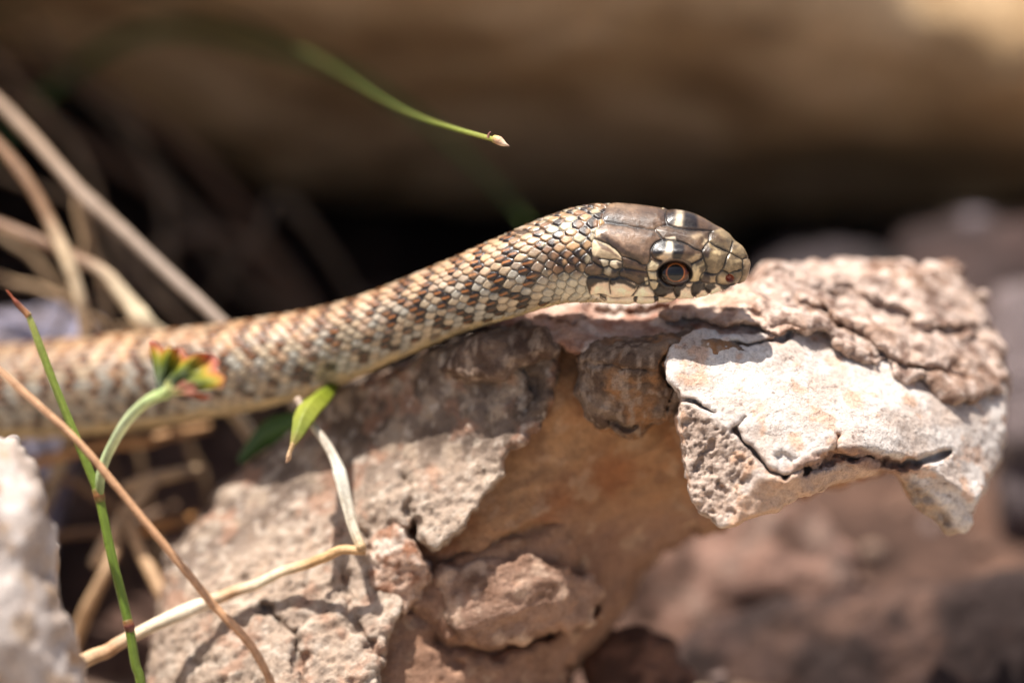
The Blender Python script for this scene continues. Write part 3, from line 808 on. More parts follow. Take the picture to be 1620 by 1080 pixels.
SUT = [
    [(318, 112), (278, 175), (264, 235), (290, 265)], [(290, 265), (380, 278), (470, 292), (560, 306), (640, 320), (690, 325)],
    [(290, 268), (240, 298), (207, 342), (205, 388), (240, 405), (300, 430), (352, 458), (398, 500), (425, 535), (480, 548), (540, 572), (590, 602), (625, 600)],
    [(690, 325), (718, 362), (750, 398)], [(750, 398), (705, 418), (670, 458), (655, 505), (652, 545), (628, 598)],
    [(775, 180), (768, 225), (785, 285)], [(785, 285), (740, 295), (705, 310), (690, 325)],
    [(785, 285), (830, 302), (900, 316), (980, 325), (1060, 322), (1130, 328), (1150, 335)],
    [(750, 398), (800, 404), (870, 415), (940, 440), (1010, 482), (1068, 503)],
    [(1150, 335), (1128, 355), (1122, 412)], [(1122, 412), (1090, 450), (1070, 500), (1075, 540)],
    [(655, 510), (668, 540), (705, 562), (740, 572)], [(985, 592), (1040, 568), (1075, 540)],
    [(1122, 412), (1180, 452), (1230, 478), (1288, 504)], [(1288, 504), (1262, 545), (1250, 592), (1232, 640), (1195, 676), (1150, 682), (1098, 665)],
    [(1075, 540), (1095, 590), (1102, 630), (1090, 660), (1060, 685), (1046, 735)], [(1312, 420), (1298, 465), (1288, 504)],
    [(1288, 504), (1340, 530), (1390, 558), (1392, 600), (1388, 634), (1325, 655), (1285, 672), (1236, 645)], [(1390, 558), (1418, 546), (1448, 552)],
    [(1388, 634), (1390, 690), (1345, 765)], [(1200, 672), (1182, 712), (1183, 752)], [(1285, 672), (1286, 695)], [(1210, 762), (1262, 780), (1345, 768)],
    [(1046, 735), (1085, 748), (1130, 755), (1183, 754), (1210, 762)], [(1046, 735), (1000, 745), (965, 735), (932, 748), (942, 778), (975, 785), (1000, 745)],
    [(1085, 752), (1090, 790), (1110, 830), (1138, 852)], [(1000, 748), (980, 790), (986, 840), (1018, 880)], [(848, 770), (840, 810), (850, 850), (872, 888)],
    [(645, 745), (655, 775), (684, 822), (690, 862)], [(556, 768), (540, 812), (502, 856)], [(330, 712), (324, 770), (332, 832)], [(150, 700), (134, 742), (150, 792), (168, 850)],
    [(1210, 762), (1224, 798), (1245, 815)],
    [(60, 830), (160, 851), (258, 838), (350, 872), (500, 860), (620, 864), (700, 866), (870, 887), (1018, 880), (1138, 852), (1245, 815), (1345, 768)],
    [(258, 838), (252, 870), (290, 892)], [(520, 880), (545, 868), (530, 895)], [(690, 862), (708, 880), (700, 900)],
    [(632, 650), (680, 656), (712, 645)], [(640, 722), (690, 730), (716, 722)], [(628, 598), (622, 640), (632, 690), (640, 722), (648, 780), (672, 806), (712, 790), (728, 752)], [(628, 598), (660, 560)],
    [(425, 535), (430, 590), (440, 625), (500, 640), (560, 650), (625, 660)], [(440, 625), (408, 650), (404, 692), (455, 706), (520, 740), (556, 768), (600, 745), (640, 722)],
    [(330, 562), (324, 610), (370, 636), (440, 625)], [(240, 552), (285, 555), (330, 562), (380, 558), (428, 578)],
    [(205, 390), (180, 425), (180, 500), (182, 570)], [(182, 570), (225, 600), (278, 622), (324, 610)], [(278, 622), (270, 670), (322, 702), (380, 706), (404, 692)],
    [(182, 570), (225, 600), (262, 612), (275, 640), (268, 672), (222, 690), (165, 688), (125, 668), (122, 632), (150, 600), (182, 590)], [(150, 700), (205, 690), (330, 712), (404, 696)]]
EYE_PX = (1067.5, 432.0)


def lattice(s, phi, rowdeg, Lf):
    """staggered scale lattice: returns edge distance, offsets inside the scale and the scale's own row / column"""
    u = Lf(s); v = phi / rowdeg
    b1 = np.full(s.shape, 1e9); b2 = b1.copy(); ou = np.zeros(s.shape); ov = ou.copy(); rj = ou.copy(); ri = ou.copy()
    AS = 1.5
    j0 = np.floor(v)
    for dj in (-1, 0, 1, 2):
        j = j0 + dj; off = 0.5 * (np.abs(j) % 2)
        i0 = np.floor(u - off)
        for di in (0, 1):
            i = i0 + di
            jx = (h3(i, j, j * 0, 3) - .5) * .24; jy = (h3(i, j, j * 0, 4) - .5) * .24
            du = (u - (i + off + jx)) * AS; dv = v - (j + jy)
            d = du * du + dv * dv
            new = d < b1
            b2 = np.where(new, b1, np.minimum(b2, d))
            ou = np.where(new, du, ou); ov = np.where(new, dv, ov); rj = np.where(new, j, rj); ri = np.where(new, i + off, ri)
            b1 = np.where(new, d, b1)
    return np.sqrt(b2) - np.sqrt(b1) - 0.5 * np.maximum(np.sqrt(b1) - 0.45, 0), ou, ov, rj, ri


def snake_surface(g):
    px, py, s, phi = [g[q].ravel() for q in ('px', 'py', 's', 'phi')]
    disp = np.zeros(px.shape); N = len(px)
    # ---- body scales
    sarr = np.linspace(s.min() - 10, s.max() + 10, 4000)
    Ls = np.interp(sarr, [-1500, -500, -160, -40, 40, 300], [22, 22, 21, 18, 15.5, 15])
    U = np.r_[0, np.cumsum(np.diff(sarr) / Ls[1:])]
    Lf = lambda x: np.interp(x, sarr, U)
    edge, ou, ov, rj, ri = lattice(s, phi, 10.2, Lf)
    sc = np.interp(ri, U, sarr); pc = rj * 10.2                          # the scale's own centre
    belly = sstep(118, 124, np.abs(phi))
    dome = sstep(0.0, 0.30, edge)
    tilt = -ou * 1.1                                                      # rear end stands over the next scale
    hgt = dome * (2.4 + tilt * 2.0) * (1 - belly)
    # belly plates
    bp = (s / 24.0) % 1.0
    hgt = hgt + belly * (1.6 * sstep(0.0, 0.10, bp) + 1.2 * (1 - bp))
    r1 = h3(ri * 2, rj, rj * 0, 11); r2 = h3(ri * 2, rj, rj * 0, 12); r3 = h3(ri * 2, rj, rj * 0, 13)
    # ---- body colours, by scale
    apc = np.abs(pc)
    per = 54.0
    ph = sc / per + 0.12 * np.sin(sc / 170.0)
    zone = np.where(apc < 34, 0.0, np.where(apc < 74, 0.5, np.where(apc < 106, 0.08, 0.5)))
    bar = np.cos(2 * np.pi * (ph + zone)) + (r1 - .5) * .55 + 0.9 * fbm(np.stack([sc, pc * 1.1, np.zeros(N)], 1), 34, 3, 303)
    thr = np.where(apc < 34, 0.42, np.where(apc < 74, 0.52, np.where(apc < 106, 0.60, 0.80)))
    inb = sstep(thr - .12, thr + .12, bar) * (apc < 118)
    pale = lin((178, 160, 134)) * (0.84 + 0.24 * r2)[:, None]
    grey = lin((172, 166, 152)) * (0.84 + 0.24 * r2)[:, None]
    c = np.where((r3 > 0.5)[:, None], pale, grey)
    warm = (1 - sstep(10, 60, apc))[:, None] * 0.62
    c = c * (1 - warm) + lin((176, 132, 88)) * warm * (0.85 + .3 * r2[:, None])
    c = c * (0.50 + 0.50 * sstep(0.02, 0.26, edge))[:, None] * (0.86 + 0.3 * sstep(-.6, .5, ou) * sstep(.5, 0, np.abs(ov)))[:, None]
    orange = lin((150, 94, 48)) * (0.7 + 0.55 * r2)[:, None]
    dark = lin((34, 22, 15))
    fade = (1 - 0.12 * sstep(200, 700, -s))[:, None]
    side = np.maximum(sstep(0.08, 0.24, np.abs(ov)), sstep(0.25, 0.55, ou))
    lat = sstep(66, 92, apc)
    core = np.clip(side + lat * (0.25 + 0.6 * r2), 0, 1)[:, None]
    flush = (sstep(-0.9, 0.5, bar - thr) * (1 - sstep(50, 95, apc)) * (0.5 + 0.35 * sstep(250, 500, -s)))[:, None]  # orange flush near the bars; stronger hind part stands in for partial shade
    c = c * (1 - flush) + lin((158, 104, 58)) * flush * (0.8 + .4 * r2[:, None])
    barc = orange * (1 - core) + dark * core
    c = c * (1 - inb[:, None] * fade) + barc * inb[:, None] * fade
    # cream lower flank and belly
    low = sstep(106, 126, np.abs(phi) + (r1 - .5) * 10)[:, None]
    cream = lin((204, 182, 138)) * (0.74 + 0.36 * r3)[:, None]
    lowfac = low * (1 - 0.75 * inb[:, None])
    c = c * (1 - lowfac) + cream * lowfac
    # nape: tan scales with dark hind edges
    nape = sstep(-95, -30, s) * (1 - sstep(100, 116, np.abs(phi)))
    tan = np.where((r2 > 0.74)[:, None], lin((180, 164, 134)), np.where((r2 > 0.35)[:, None], lin((176, 138, 98)), lin((132, 96, 66)))) * (0.62 + 0.35 * r1)[:, None]
    dk = np.clip(sstep(0.0, 0.45, -ou + (r3 - 0.45) * .8 + 0.35 * np.abs(ov) - 0.2 * ov) * (r1 < 0.8), 0, 1)
    nc = tan * (1 - dk[:, None]) + lin((40, 27, 18)) * dk[:, None]
    nc = nc * (0.35 + 0.65 * sstep(0.0, 0.16, edge))[:, None]
    lowcheek = sstep(62, 84, phi)[:, None] * 0.75
    nc = nc * (1 - lowcheek) + lin((216, 206, 180)) * lowcheek * (0.55 + 0.45 * sstep(0.0, 0.14, edge))[:, None]
    c = c * (1 - nape[:, None]) + nc * nape[:, None]
    PB = np.stack([s, phi * 1.1, np.zeros(N)], 1)
    c = c * (1 + 0.38 * fbm(PB, 9, 4, 301) + 0.25 * fbm(PB, 60, 3, 302))[:, None]
    # ---- head shields
    hm = np.nonzero((s > -60))[0]
    x, y = px[hm], py[hm]
    zx, zy = (x - 900) * 5.0625, (y - 300) * 5.0625
    region = [(330, 60), (282, 175), (264, 235), (285, 266), (240, 298), (206, 345), (203, 388), (180, 425), (178, 500), (180, 570), (150, 598), (122, 630), (124, 668), (150, 690), (134, 742), (150, 792), (170, 850), (250, 875), (290, 930), (1500, 960), (1600, 400), (1200, 60)]
    rg = poly_sd(zx, zy, region)
    inside = 1 - sstep(-8, 8, rg)
    # little waver so that no seam is ruled
    Q = np.stack([zx, zy, np.zeros(len(zx))], 1)
    wzx = zx + 5 * fbm(Q, 45, 3, 131); wzy = zy + 5 * fbm(Q, 45, 3, 132)
    sdm = np.full(len(hm), 1e9)
    for pl in SUT:
        sm = crom(pl, max(6, len(pl) * 5)) if len(pl) > 2 else np.array(pl, float)
        bx0, by0 = sm.min(0) - 60; bx1, by1 = sm.max(0) + 60
        w = np.nonzero((zx > bx0) & (zx < bx1) & (zy > by0) & (zy < by1))[0]
        if len(w): sdm[w] = np.minimum(sdm[w], seg_dist(wzx[w], wzy[w], sm))
    sdm = sdm / 5.0625                                                   # in photo pixels
    hh = 2.2 * sstep(0.0, 2.4, sdm) + 2.8 * sstep(0, 14, sdm)
    H = np.tile(lin((148, 122, 96)), (len(hm), 1))
    def poly(pts, colr, soft=12, amt=1.0):
        nonlocal H
        wob = 9 * fbm(Q, 40, 4, 140 + len(pts))
        m = (1 - sstep(-soft, soft, poly_sd(zx, zy, pts) + wob)) * amt
        H = H * (1 - m[:, None]) + lin(colr) * m[:, None]
    BR, DK, WH, CR, OL = (150, 122, 98), (38, 28, 24), (232, 222, 198), (248, 230, 202), (172, 152, 114)
    poly([(250, 60), (800, 100), (790, 300), (280, 280)], (140, 112, 88), 10)
    poly([(300, 110), (480, 120), (620, 160), (470, 190), (320, 190)], (176, 150, 122), 30, 0.6)
    poly([(262, 220), (290, 190), (420, 255), (480, 300), (300, 275)], (60, 44, 34), 22, 0.75)
    poly([(560, 180), (760, 200), (770, 250), (640, 230)], (104, 84, 66), 24, 0.6)
    poly([(210, 300), (640, 300), (740, 400), (650, 600), (400, 480), (210, 390)], (160, 132, 108), 10)
    poly([(440, 285), (560, 300), (680, 345), (700, 380), (580, 370), (480, 320)], (104, 80, 62), 24, 0.75)
    poly([(230, 390), (330, 430), (420, 510), (560, 580), (610, 590), (480, 500), (360, 410), (260, 360)], (70, 52, 42), 18, 0.75)
    poly([(300, 330), (420, 360), (430, 430), (330, 400)], (190, 162, 138), 30, 0.55)
    poly([(205, 340), (250, 330), (255, 390), (215, 390)], (200, 180, 150), 14, 0.8)
    # far supraocular
    poly([(770, 150), (1150, 200), (1140, 330), (790, 290)], (128, 102, 80), 8)
    poly([(775, 180), (840, 180), (850, 290), (790, 288)], DK, 14, 0.95)
    poly([(920, 190), (1010, 210), (1040, 318), (900, 310)], DK, 18, 0.95)
    poly([(845, 180), (900, 185), (915, 312), (825, 302), (850, 250)], (214, 202, 178), 22, 0.9)
    # frontal
    poly([(690, 325), (790, 290), (1130, 330), (1120, 415), (1070, 500), (940, 440), (750, 398)], (136, 110, 84), 6)
    poly([(820, 330), (1000, 350), (900, 400), (800, 370)], (96, 74, 58), 24, 0.7)
    poly([(770, 385), (850, 380), (860, 415), (780, 405)], WH, 10, 0.9)
    poly([(950, 370), (1060, 350), (1080, 380), (1000, 410)], (190, 168, 134), 20, 0.7)
    poly([(1080, 400), (1122, 400), (1095, 450), (1070, 440)], (214, 198, 166), 12, 0.7)
    # near supraocular
    poly([(655, 510), (670, 455), (750, 398), (870, 415), (1000, 478), (1072, 505), (1072, 540), (985, 592), (870, 572), (740, 574), (680, 550)], (134, 106, 80), 5)
    poly([(660, 520), (672, 450), (750, 400), (800, 405), (790, 460), (740, 540), (690, 550)], DK, 12)
    poly([(830, 415), (920, 440), (920, 500), (890, 560), (830, 555), (820, 480)], DK, 14)
    poly([(782, 402), (832, 408), (834, 470), (815, 545), (755, 562), (730, 530), (772, 490)], (222, 210, 186), 20, 0.9)
    poly([(700, 540), (760, 520), (820, 550), (760, 572)], (220, 196, 160), 12, 0.8)
    poly([(930, 560), (1000, 520), (1065, 515), (1040, 560), (985, 588)], (204, 184, 146), 14, 0.8)
    # snout
    poly([(1122, 330), (1500, 330), (1500, 820), (1200, 760), (1098, 665), (1075, 540), (1070, 500), (1122, 412)], OL, 8, 0.9)
    poly([(1130, 335), (1200, 360), (1240, 430), (1170, 430), (1125, 380)], (120, 94, 70), 16, 0.75)
    poly([(1075, 500), (1110, 440), (1135, 480), (1110, 540), (1080, 545)], (74, 54, 42), 14, 0.85)
    poly([(1160, 470), (1220, 490), (1200, 520), (1150, 510)], (214, 194, 152), 14, 0.7)
    poly([(1200, 390), (1290, 420), (1280, 490), (1220, 465)], (140, 116, 84), 18, 0.6)
    poly([(1300, 430), (1350, 450), (1330, 480), (1300, 470)], (96, 80, 62), 14, 0.7)
    poly([(1395, 560), (1460, 540), (1460, 700), (1400, 700)], (186, 158, 124), 12, 0.7)
    poly([(1185, 680), (1240, 660), (1262, 720), (1220, 760), (1183, 750)], (196, 174, 134), 10, 0.7)
    poly([(1305, 690), (1340, 700), (1320, 750), (1270, 770), (1230, 760), (1290, 740)], (100, 76, 60), 16, 0.8)
    # loreal, preocular, subocular
    poly([(1050, 690), (1090, 665), (1182, 690), (1182, 752), (1050, 740)], (104, 80, 60), 8)
    poly([(1130, 690), (1180, 690), (1180, 750), (1125, 748)], (206, 180, 138), 12, 0.9)
    poly([(985, 600), (1072, 545), (1100, 620), (1090, 660), (1046, 735), (965, 735), (985, 660)], (214, 196, 152), 6)
    poly([(1045, 620), (1095, 600), (1100, 640), (1070, 670), (1045, 655)], (92, 70, 50), 14, 0.85)
    poly([(1010, 580), (1070, 548), (1080, 590), (1020, 610)], (150, 128, 94), 12, 0.7)
    # lips
    poly([(140, 700), (330, 712), (404, 695), (555, 768), (640, 722), (720, 800), (850, 770), (932, 748), (1000, 748), (1210, 762), (1345, 768), (1345, 800), (1020, 960), (200, 960)], CR, 6)
    for q in ([(145, 700), (330, 706), (320, 735), (230, 740), (180, 780), (160, 850), (130, 780)], [(330, 712), (400, 695), (548, 770), (530, 800), (470, 760), (380, 738), (345, 760), (330, 760)],
              [(556, 768), (640, 735), (650, 780), (590, 770), (540, 812), (520, 850), (505, 850)], [(700, 720), (850, 770), (845, 815), (790, 830), (745, 870), (700, 862), (660, 790)],
              [(850, 772), (932, 752), (940, 775), (900, 800), (880, 850), (860, 870), (842, 820)], [(1000, 748), (1085, 752), (1092, 800), (1060, 800), (1020, 835), (1010, 872), (984, 840), (980, 790)],
              [(1085, 755), (1170, 758), (1180, 775), (1140, 795), (1120, 840), (1092, 800)], [(1210, 765), (1320, 740), (1340, 770), (1250, 812)]):
        poly(q, (48, 32, 22), 10, 0.97)
    for q in ([(150, 790), (200, 740), (330, 740), (320, 770), (220, 770), (170, 840)], [(350, 770), (440, 752), (540, 800), (540, 815), (430, 785)], [(745, 870), (790, 825), (850, 815), (850, 850), (790, 860)], [(1020, 850), (1060, 800), (1095, 810), (1060, 840)]):
        poly(q, (178, 118, 66), 12, 0.25)
    for q in ([(245, 835), (300, 860), (300, 885), (250, 868)], [(520, 865), (548, 865), (535, 900), (515, 895)], [(680, 855), (715, 870), (705, 905), (685, 900)], [(870, 880), (905, 884), (890, 905), (868, 900)]):
        poly(q, (52, 34, 22), 8, 0.9)
    # temple and postoculars
    poly([(180, 425), (205, 390), (300, 430), (400, 500), (428, 540), (425, 570), (330, 562), (240, 552), (185, 580)], (206, 190, 158), 6)
    poly([(225, 420), (300, 450), (390, 520), (420, 550), (350, 520), (260, 470)], (150, 116, 92), 12, 0.8)
    poly([(180, 520), (240, 540), (320, 600), (270, 612), (190, 590)], (120, 90, 66), 14, 0.85)
    poly([(240, 552), (330, 562), (324, 610), (275, 612)], (204, 196, 170), 8, 0.9)
    poly([(330, 565), (380, 558), (428, 580), (436, 625), (370, 636), (326, 608)], (202, 190, 164), 8)
    poly([(380, 575), (428, 585), (436, 625), (400, 632)], (96, 72, 54), 12, 0.8)
    poly([(278, 622), (324, 612), (370, 640), (404, 650), (404, 692), (322, 702), (270, 670)], (190, 178, 150), 8)
    poly([(340, 650), (404, 650), (404, 692), (330, 702)], (110, 82, 58), 12, 0.85)
    poly([(430, 540), (560, 590), (622, 640), (560, 648), (440, 622)], (116, 90, 66), 6)
    poly([(408, 650), (440, 628), (625, 660), (640, 722), (556, 768), (404, 692)], (120, 92, 66), 6)
    poly([(555, 690), (620, 680), (630, 730), (560, 765)], (70, 50, 36), 16, 0.8)
    poly([(120, 635), (180, 592), (270, 620), (268, 672), (165, 688)], (140, 110, 78), 8, 0.9)
    for q in ([(628, 600), (660, 562), (716, 590), (712, 640), (632, 648)], [(632, 652), (700, 656), (705, 718), (640, 722)], [(648, 735), (690, 730), (716, 745), (700, 795), (672, 802), (650, 780)], [(605, 700), (638, 700), (640, 760), (612, 752)]):
        poly(q, (208, 196, 162), 7)
    mot = fbm(Q, 60, 5, 151); mot2 = fbm(Q, 22, 4, 152)
    lum = H @ np.array([.3, .5, .2])
    H = H * (0.46 + 0.58 * sstep(0.18, 0.55, lum))[:, None] * np.array([1.05, 0.98, 0.93])
    H = H * (1 + (0.55 * mot + 0.35 * mot2) * (1 - 0.65 * sstep(0.35, 0.6, lum)))[:, None]
    fl_ = sstep(0.22, 0.5, fbm(Q * np.array([.6, 1.2, 1]), 80, 5, 153))[:, None] * sstep(900, 500, zy)[:, None] * 0 + sstep(0.2, 0.45, fbm(Q * np.array([.6, 1.2, 1]), 80, 5, 153))[:, None] * (zy < 560)[:, None] * 0.5
    H = H * (1 - fl_) + lin((62, 44, 33)) * fl_
    edg = np.exp(-sdm / 4.5) * sstep(-0.35, 0.15, fbm(Q, 110, 4, 161)) * (1 - 0.6 * sstep(0.35, 0.6, lum))
    H = H * (1 - 0.8 * edg)[:, None]
    # dark rim round the eye
    er = np.hypot((x - EYE_PX[0]) / 28.0, (y - EYE_PX[1]) / 20.0)
    m = (1 - sstep(0.97, 1.10, er))[:, None]
    H = H * (1 - m) + lin((30, 22, 18)) * m
    # nostril
    nr = np.hypot((zx - 1287) / 34, (zy - 708) / 30)
    m = (1 - sstep(0.75, 1.15, nr))[:, None]
    H = H * (1 - m) + lin((120, 44, 18)) * m
    # seams hold dark skin
    H = H * (0.22 + 0.78 * sstep(0.2, 1.9, sdm))[:, None]
    pc_ = h3(np.floor(zx / 6).astype(int), np.floor(zy / 6).astype(int), np.zeros(len(zx), int), 9)
    c[hm] = c[hm] * (1 - inside[:, None]) + H * inside[:, None]
    hgt2 = hh
    hgt2 = hgt2 + 9.0 * np.exp(-(((zx - 850) / 180) ** 2 + ((zy - 512) / 48) ** 2))           # brow
    hgt2 = hgt2 + 4.0 * np.exp(-(((zx - 900) / 150) ** 2 + ((zy - 230) / 55) ** 2))           # far brow
    hgt2 = hgt2 - 11.0 * (1 - sstep(0.72, 1.02, er)) + 1.6 * np.exp(-((er - 1.12) / 0.10) ** 2)
    hgt2 = hgt2 - 6.0 * (1 - sstep(0.5, 1.15, nr))
    hgt2 = hgt2 - 2.2 * np.exp(-(((zx - 1150) / 130) ** 2 + ((zy - 640) / 50) ** 2))           # loreal hollow
    lip = seg_dist(zx, zy, [(60, 830), (160, 851), (350, 872), (700, 866), (870, 887), (1018, 880), (1138, 852), (1245, 815), (1345, 768)]) / 5.06
    hgt2 = hgt2 - 3.0 * np.exp(-(lip / 1.8) ** 2)
    hgt[hm] = hgt[hm] * (1 - inside) + hgt2 * inside
    # fade the relief right at the snout tip, where the rings close
    hgt = hgt * (1 - 0.8 * sstep(g['s'].max() - 5, g['s'].max(), s)) - 1.6
    return hgt.reshape(g['px'].shape), np.clip(c, 0.004, 0.88)


def cam2world(V):
    V = np.asarray(V, float)
    return (FOC + V[..., 0:1] * RGT + V[..., 1:2] * UPC - V[..., 2:3] * FWD) * S


def make_snake():
    g = build_snake(); hgt, c = snake_surface(g)
    V = g['V'] + g['N'] * hgt[..., None]
    n = g['n']
    W = cam2world(V.reshape(-1, 3))
    i = np.arange(n * NR).reshape(n, NR); j = np.roll(i, -1, 1)
    F = np.stack([i[:-1], j[:-1], j[1:], i[1:]], -1).reshape(-1, 4)
    vc = W - W.mean(0)
    if (np.cross(vc[F[:, 0]], vc[F[:, 1]]) * vc[F[:, 2]]).sum() < 0: F = F[:, ::-1]; flip = True
    else: flip = False
    cap = list(range((n - 1) * NR, n * NR)); cap0 = list(range(NR))
    faces = F.tolist() + [cap if flip else cap[::-1], cap0[::-1] if flip else cap0]
    base = W[:, 2].min()
    org = np.array([*P(700, 540, 160)[:2], base])
    root = thing('snake', 'slender brown and cream patterned snake raising its scaly head over the ledge', 'snake', Vector(org.tolist()))
    mesh_obj('body', W, faces, MAT_SNAKE, root, c)
    # eyes: a ball set into the socket on each side
    d2 = (g['px'] - EYE_PX[0]) ** 2 + (g['py'] - EYE_PX[1]) ** 2 + np.where(g['phi'] > 0, 0, 1e6)
    a, b = np.unravel_index(np.argmin(d2), d2.shape)
    for side in (1, -1):
        bb = b if side == 1 else (-b) % NR
        p = g['V'][a, bb]; nn = g['N'][a, bb]
        r = 29.0
        ctr = p - nn * 18.5
        # keep the ball under the place where the photograph shows it
        if side == 1:
            k0 = 1 - ctr[2] / D; ctr[0] = (EYE_PX[0] - 810) * k0; ctr[1] = (540 - EYE_PX[1]) * k0
            gaze = np.array([0.02, 0.02, 1.0])
        else:
            m = g['late'][a]; gz = np.array([0.02, 0.02, 1.0]); gaze = gz - 2 * (gz @ m) * m
        gaze /= np.linalg.norm(gaze)
        t1 = np.cross(gaze, [0.0, 1, 0]); t1 /= np.linalg.norm(t1); t2 = np.cross(gaze, t1)
        al = np.linspace(0, math.pi * .62, 64); th = np.linspace(0, 2 * math.pi, 72, endpoint=False)
        A, TH = np.meshgrid(al, th, indexing='ij')
        flat = 0.80
        pts = ctr + r * (np.sin(A)[..., None] * (np.cos(TH)[..., None] * t1 + 0.78 * np.sin(TH)[..., None] * t2) + (np.cos(A) * flat)[..., None] * gaze)
        rad = r * np.sin(A) * np.hypot(np.cos(TH), 0.78 * np.sin(TH)); rad = np.where(A > math.pi / 2, r + 1, rad)
        upw = (np.sin(TH)[..., None] * t2 + np.cos(TH)[..., None] * t1)[..., 1]; rgt = (np.sin(TH)[..., None] * t2 + np.cos(TH)[..., None] * t1)[..., 0]
        fl = np.stack([rad.ravel() * np.cos(TH.ravel()), rad.ravel() * np.sin(TH.ravel()), 0 * rad.ravel()], 1)
        nz = fbm(fl, 5, 4, 201).reshape(rad.shape)
        cc = np.tile(lin((24, 16, 12)), (*rad.shape, 1))
        ir = (1 - sstep(17, 22, rad + nz * 4)) * np.clip(0.25 + 0.5 * rgt + 0.35 * upw + nz * .3, 0.04, .8)
        cc = cc * (1 - ir[..., None]) + lin((130, 64, 30)) * ir[..., None]
        ring = np.exp(-((rad - 14.0 - nz * .8) / 1.0) ** 2) * np.clip(0.75 + 0.35 * upw + 0.35 * rgt + nz * .4, 0.3, 1)
        cc = cc * (1 - ring[..., None]) + lin((206, 118, 58)) * ring[..., None]
        pu = (1 - sstep(12.2, 13.4, rad))
        cc = cc * (1 - pu[..., None]) + lin((34, 29, 25)) * pu[..., None]
        ii = np.arange(64 * 72).reshape(64, 72); jj = np.roll(ii, -1, 1)
        F2 = np.stack([ii[:-1], jj[:-1], jj[1:], ii[1:]], -1).reshape(-1, 4)
        o = mesh_obj('eye', cam2world(pts.reshape(-1, 3)), F2[:, ::-1], MAT_EYE, root, cc.reshape(-1, 3))
        o['label'] = 'round dark eye with an orange ring'
    return root


make_snake()

# ------------------------------------------------------------------ stems and leaves
def sweep(path, radius, nseg=20, n=None, flat=1.0, wob=0.0, seed=0):
    """tube along (px, py, d); radius = list of (t, r)"""
    p = np.asarray(path, float)
    L = np.hypot(*np.diff(p[:, :2], axis=0).T).sum() + np.abs(np.diff(p[:, 2])).sum() * .5
    n = n or max(16, int(L / 6))
    q = crom(p, n)
    C = P(q[:, 0], q[:, 1], q[:, 2]) / S
    if wob:
        Q = np.stack([np.arange(n) * 6.0, np.full(n, seed * 31.0), np.zeros(n)], 1)
        C = C + np.stack([fbm(Q, 60, 3, seed + 1), fbm(Q, 60, 3, seed + 2), fbm(Q, 60, 3, seed + 3)], 1) * wob
    t = np.linspace(0, 1, n)
    r = np.interp(t, [a for a, _ in radius], [b for _, b in radius])
    T = np.gradient(C, axis=0); T /= np.linalg.norm(T, axis=1)[:, None]
    B = np.cross(T, FWD); B /= np.linalg.norm(B, axis=1)[:, None]; A = np.cross(B, T)
    th = np.linspace(0, 2 * math.pi, nseg, endpoint=False)
    rr = r[:, None] * (1 + 0.05 * np.cos(3 * th + seed))
    V = C[:, None] + B[:, None] * (rr * np.cos(th))[..., None] + A[:, None] * (rr * np.sin(th) * flat)[..., None]
    i = np.arange(n * nseg).reshape(n, nseg); j = np.roll(i, -1, 1)
    F = np.stack([i[:-1], i[1:], j[1:], j[:-1]], -1).reshape(-1, 4).tolist()
    F += [list(range(nseg)), list(range((n - 1) * nseg, n * nseg))[::-1]]
    fib = np.stack([np.tile(np.cos(th) * r.mean() * 3, n), np.tile(np.sin(th) * r.mean() * 3, n), np.repeat(t * L / 14, nseg)], 1)
    fn = fbm(fib + seed * 7.7, 5.0, 4, seed + 400)
    W = V.reshape(-1, 3) + (V - C[:, None]).reshape(-1, 3) * (0.10 * fn)[:, None]
    sweep.fn = fn
    return W * S, F, np.repeat(t, nseg)


def ramp_cols(t, stops):
    tt = [a for a, _ in stops]; cc = np.array([lin(c) for _, c in stops])
    return np.stack([np.interp(t, tt, cc[:, k]) for k in range(3)], 1)


def stem(name, label, path, radius, stops, mat, parent=None, cat='grass stem', group=None, **kw):
    V, F, t = sweep(path, radius, **kw)
    i = np.argmin(V[:, 2])
    o = mesh_obj(name, V, F, mat, parent, np.clip(ramp_cols(t, stops) * (1 + 0.45 * sweep.fn)[:, None], .01, .9), origin=None if parent is not None else V[i])
    if parent is None: tag(o, label, cat, group)
    return o


def G(px, d, sink=6):
    return (px, float(ground_py(d)) + sink, d)


# green jointed plant: stalk, node rings, dry tip, side stalk and leaf
gp = thing('green_plant', 'upright green jointed stalk with a red and yellow lobed leaf', 'plant', Vector(P(*G(262, -60)).tolist()))
stem('stalk', None, [(44, 496, -70), (60, 540, -70), (78, 588, -68), (110, 668, -64), (140, 742, -60), (156, 784, -60), (174, 868, -60), (192, 940, -60), (204, 990, -60), (214, 1050, -60), (226, 1110, -60), G(256, -60)],
     [(0, 4.5), (.05, 6.0), (.3, 7.2), (.42, 8.0), (.44, 7.2), (.6, 7.6), (.68, 7.6), (.70, 6.2), (1, 6)],
     [(0, (150, 152, 84)), (.08, (136, 150, 66)), (.35, (116, 138, 52)), (.5, (104, 128, 46)), (.66, (110, 126, 50)), (.74, (96, 118, 50)), (1, (100, 96, 52))], MAT_GREEN, gp)
stem('dry_tip', None, [(10, 457, -72), (17, 466, -71), (24, 476, -71), (31, 484, -70), (38, 491, -70), (46, 500, -70)], [(0, 0.6), (.12, 2.2), (.25, 1.6), (.5, 4.2), (.75, 4.4), (1, 5.4)], [(0, (150, 74, 44)), (.5, (126, 66, 46)), (1, (150, 110, 70))], MAT_STRAW, gp, wob=2.0, seed=4)
stem('node', None, [(152, 772, -61), (156, 782, -61), (159, 794, -61)], [(0, 7.6), (.5, 9.2), (1, 7.6)], [(0, (130, 120, 66)), (.5, (150, 98, 62)), (1, (110, 110, 54))], MAT_GREEN, gp)
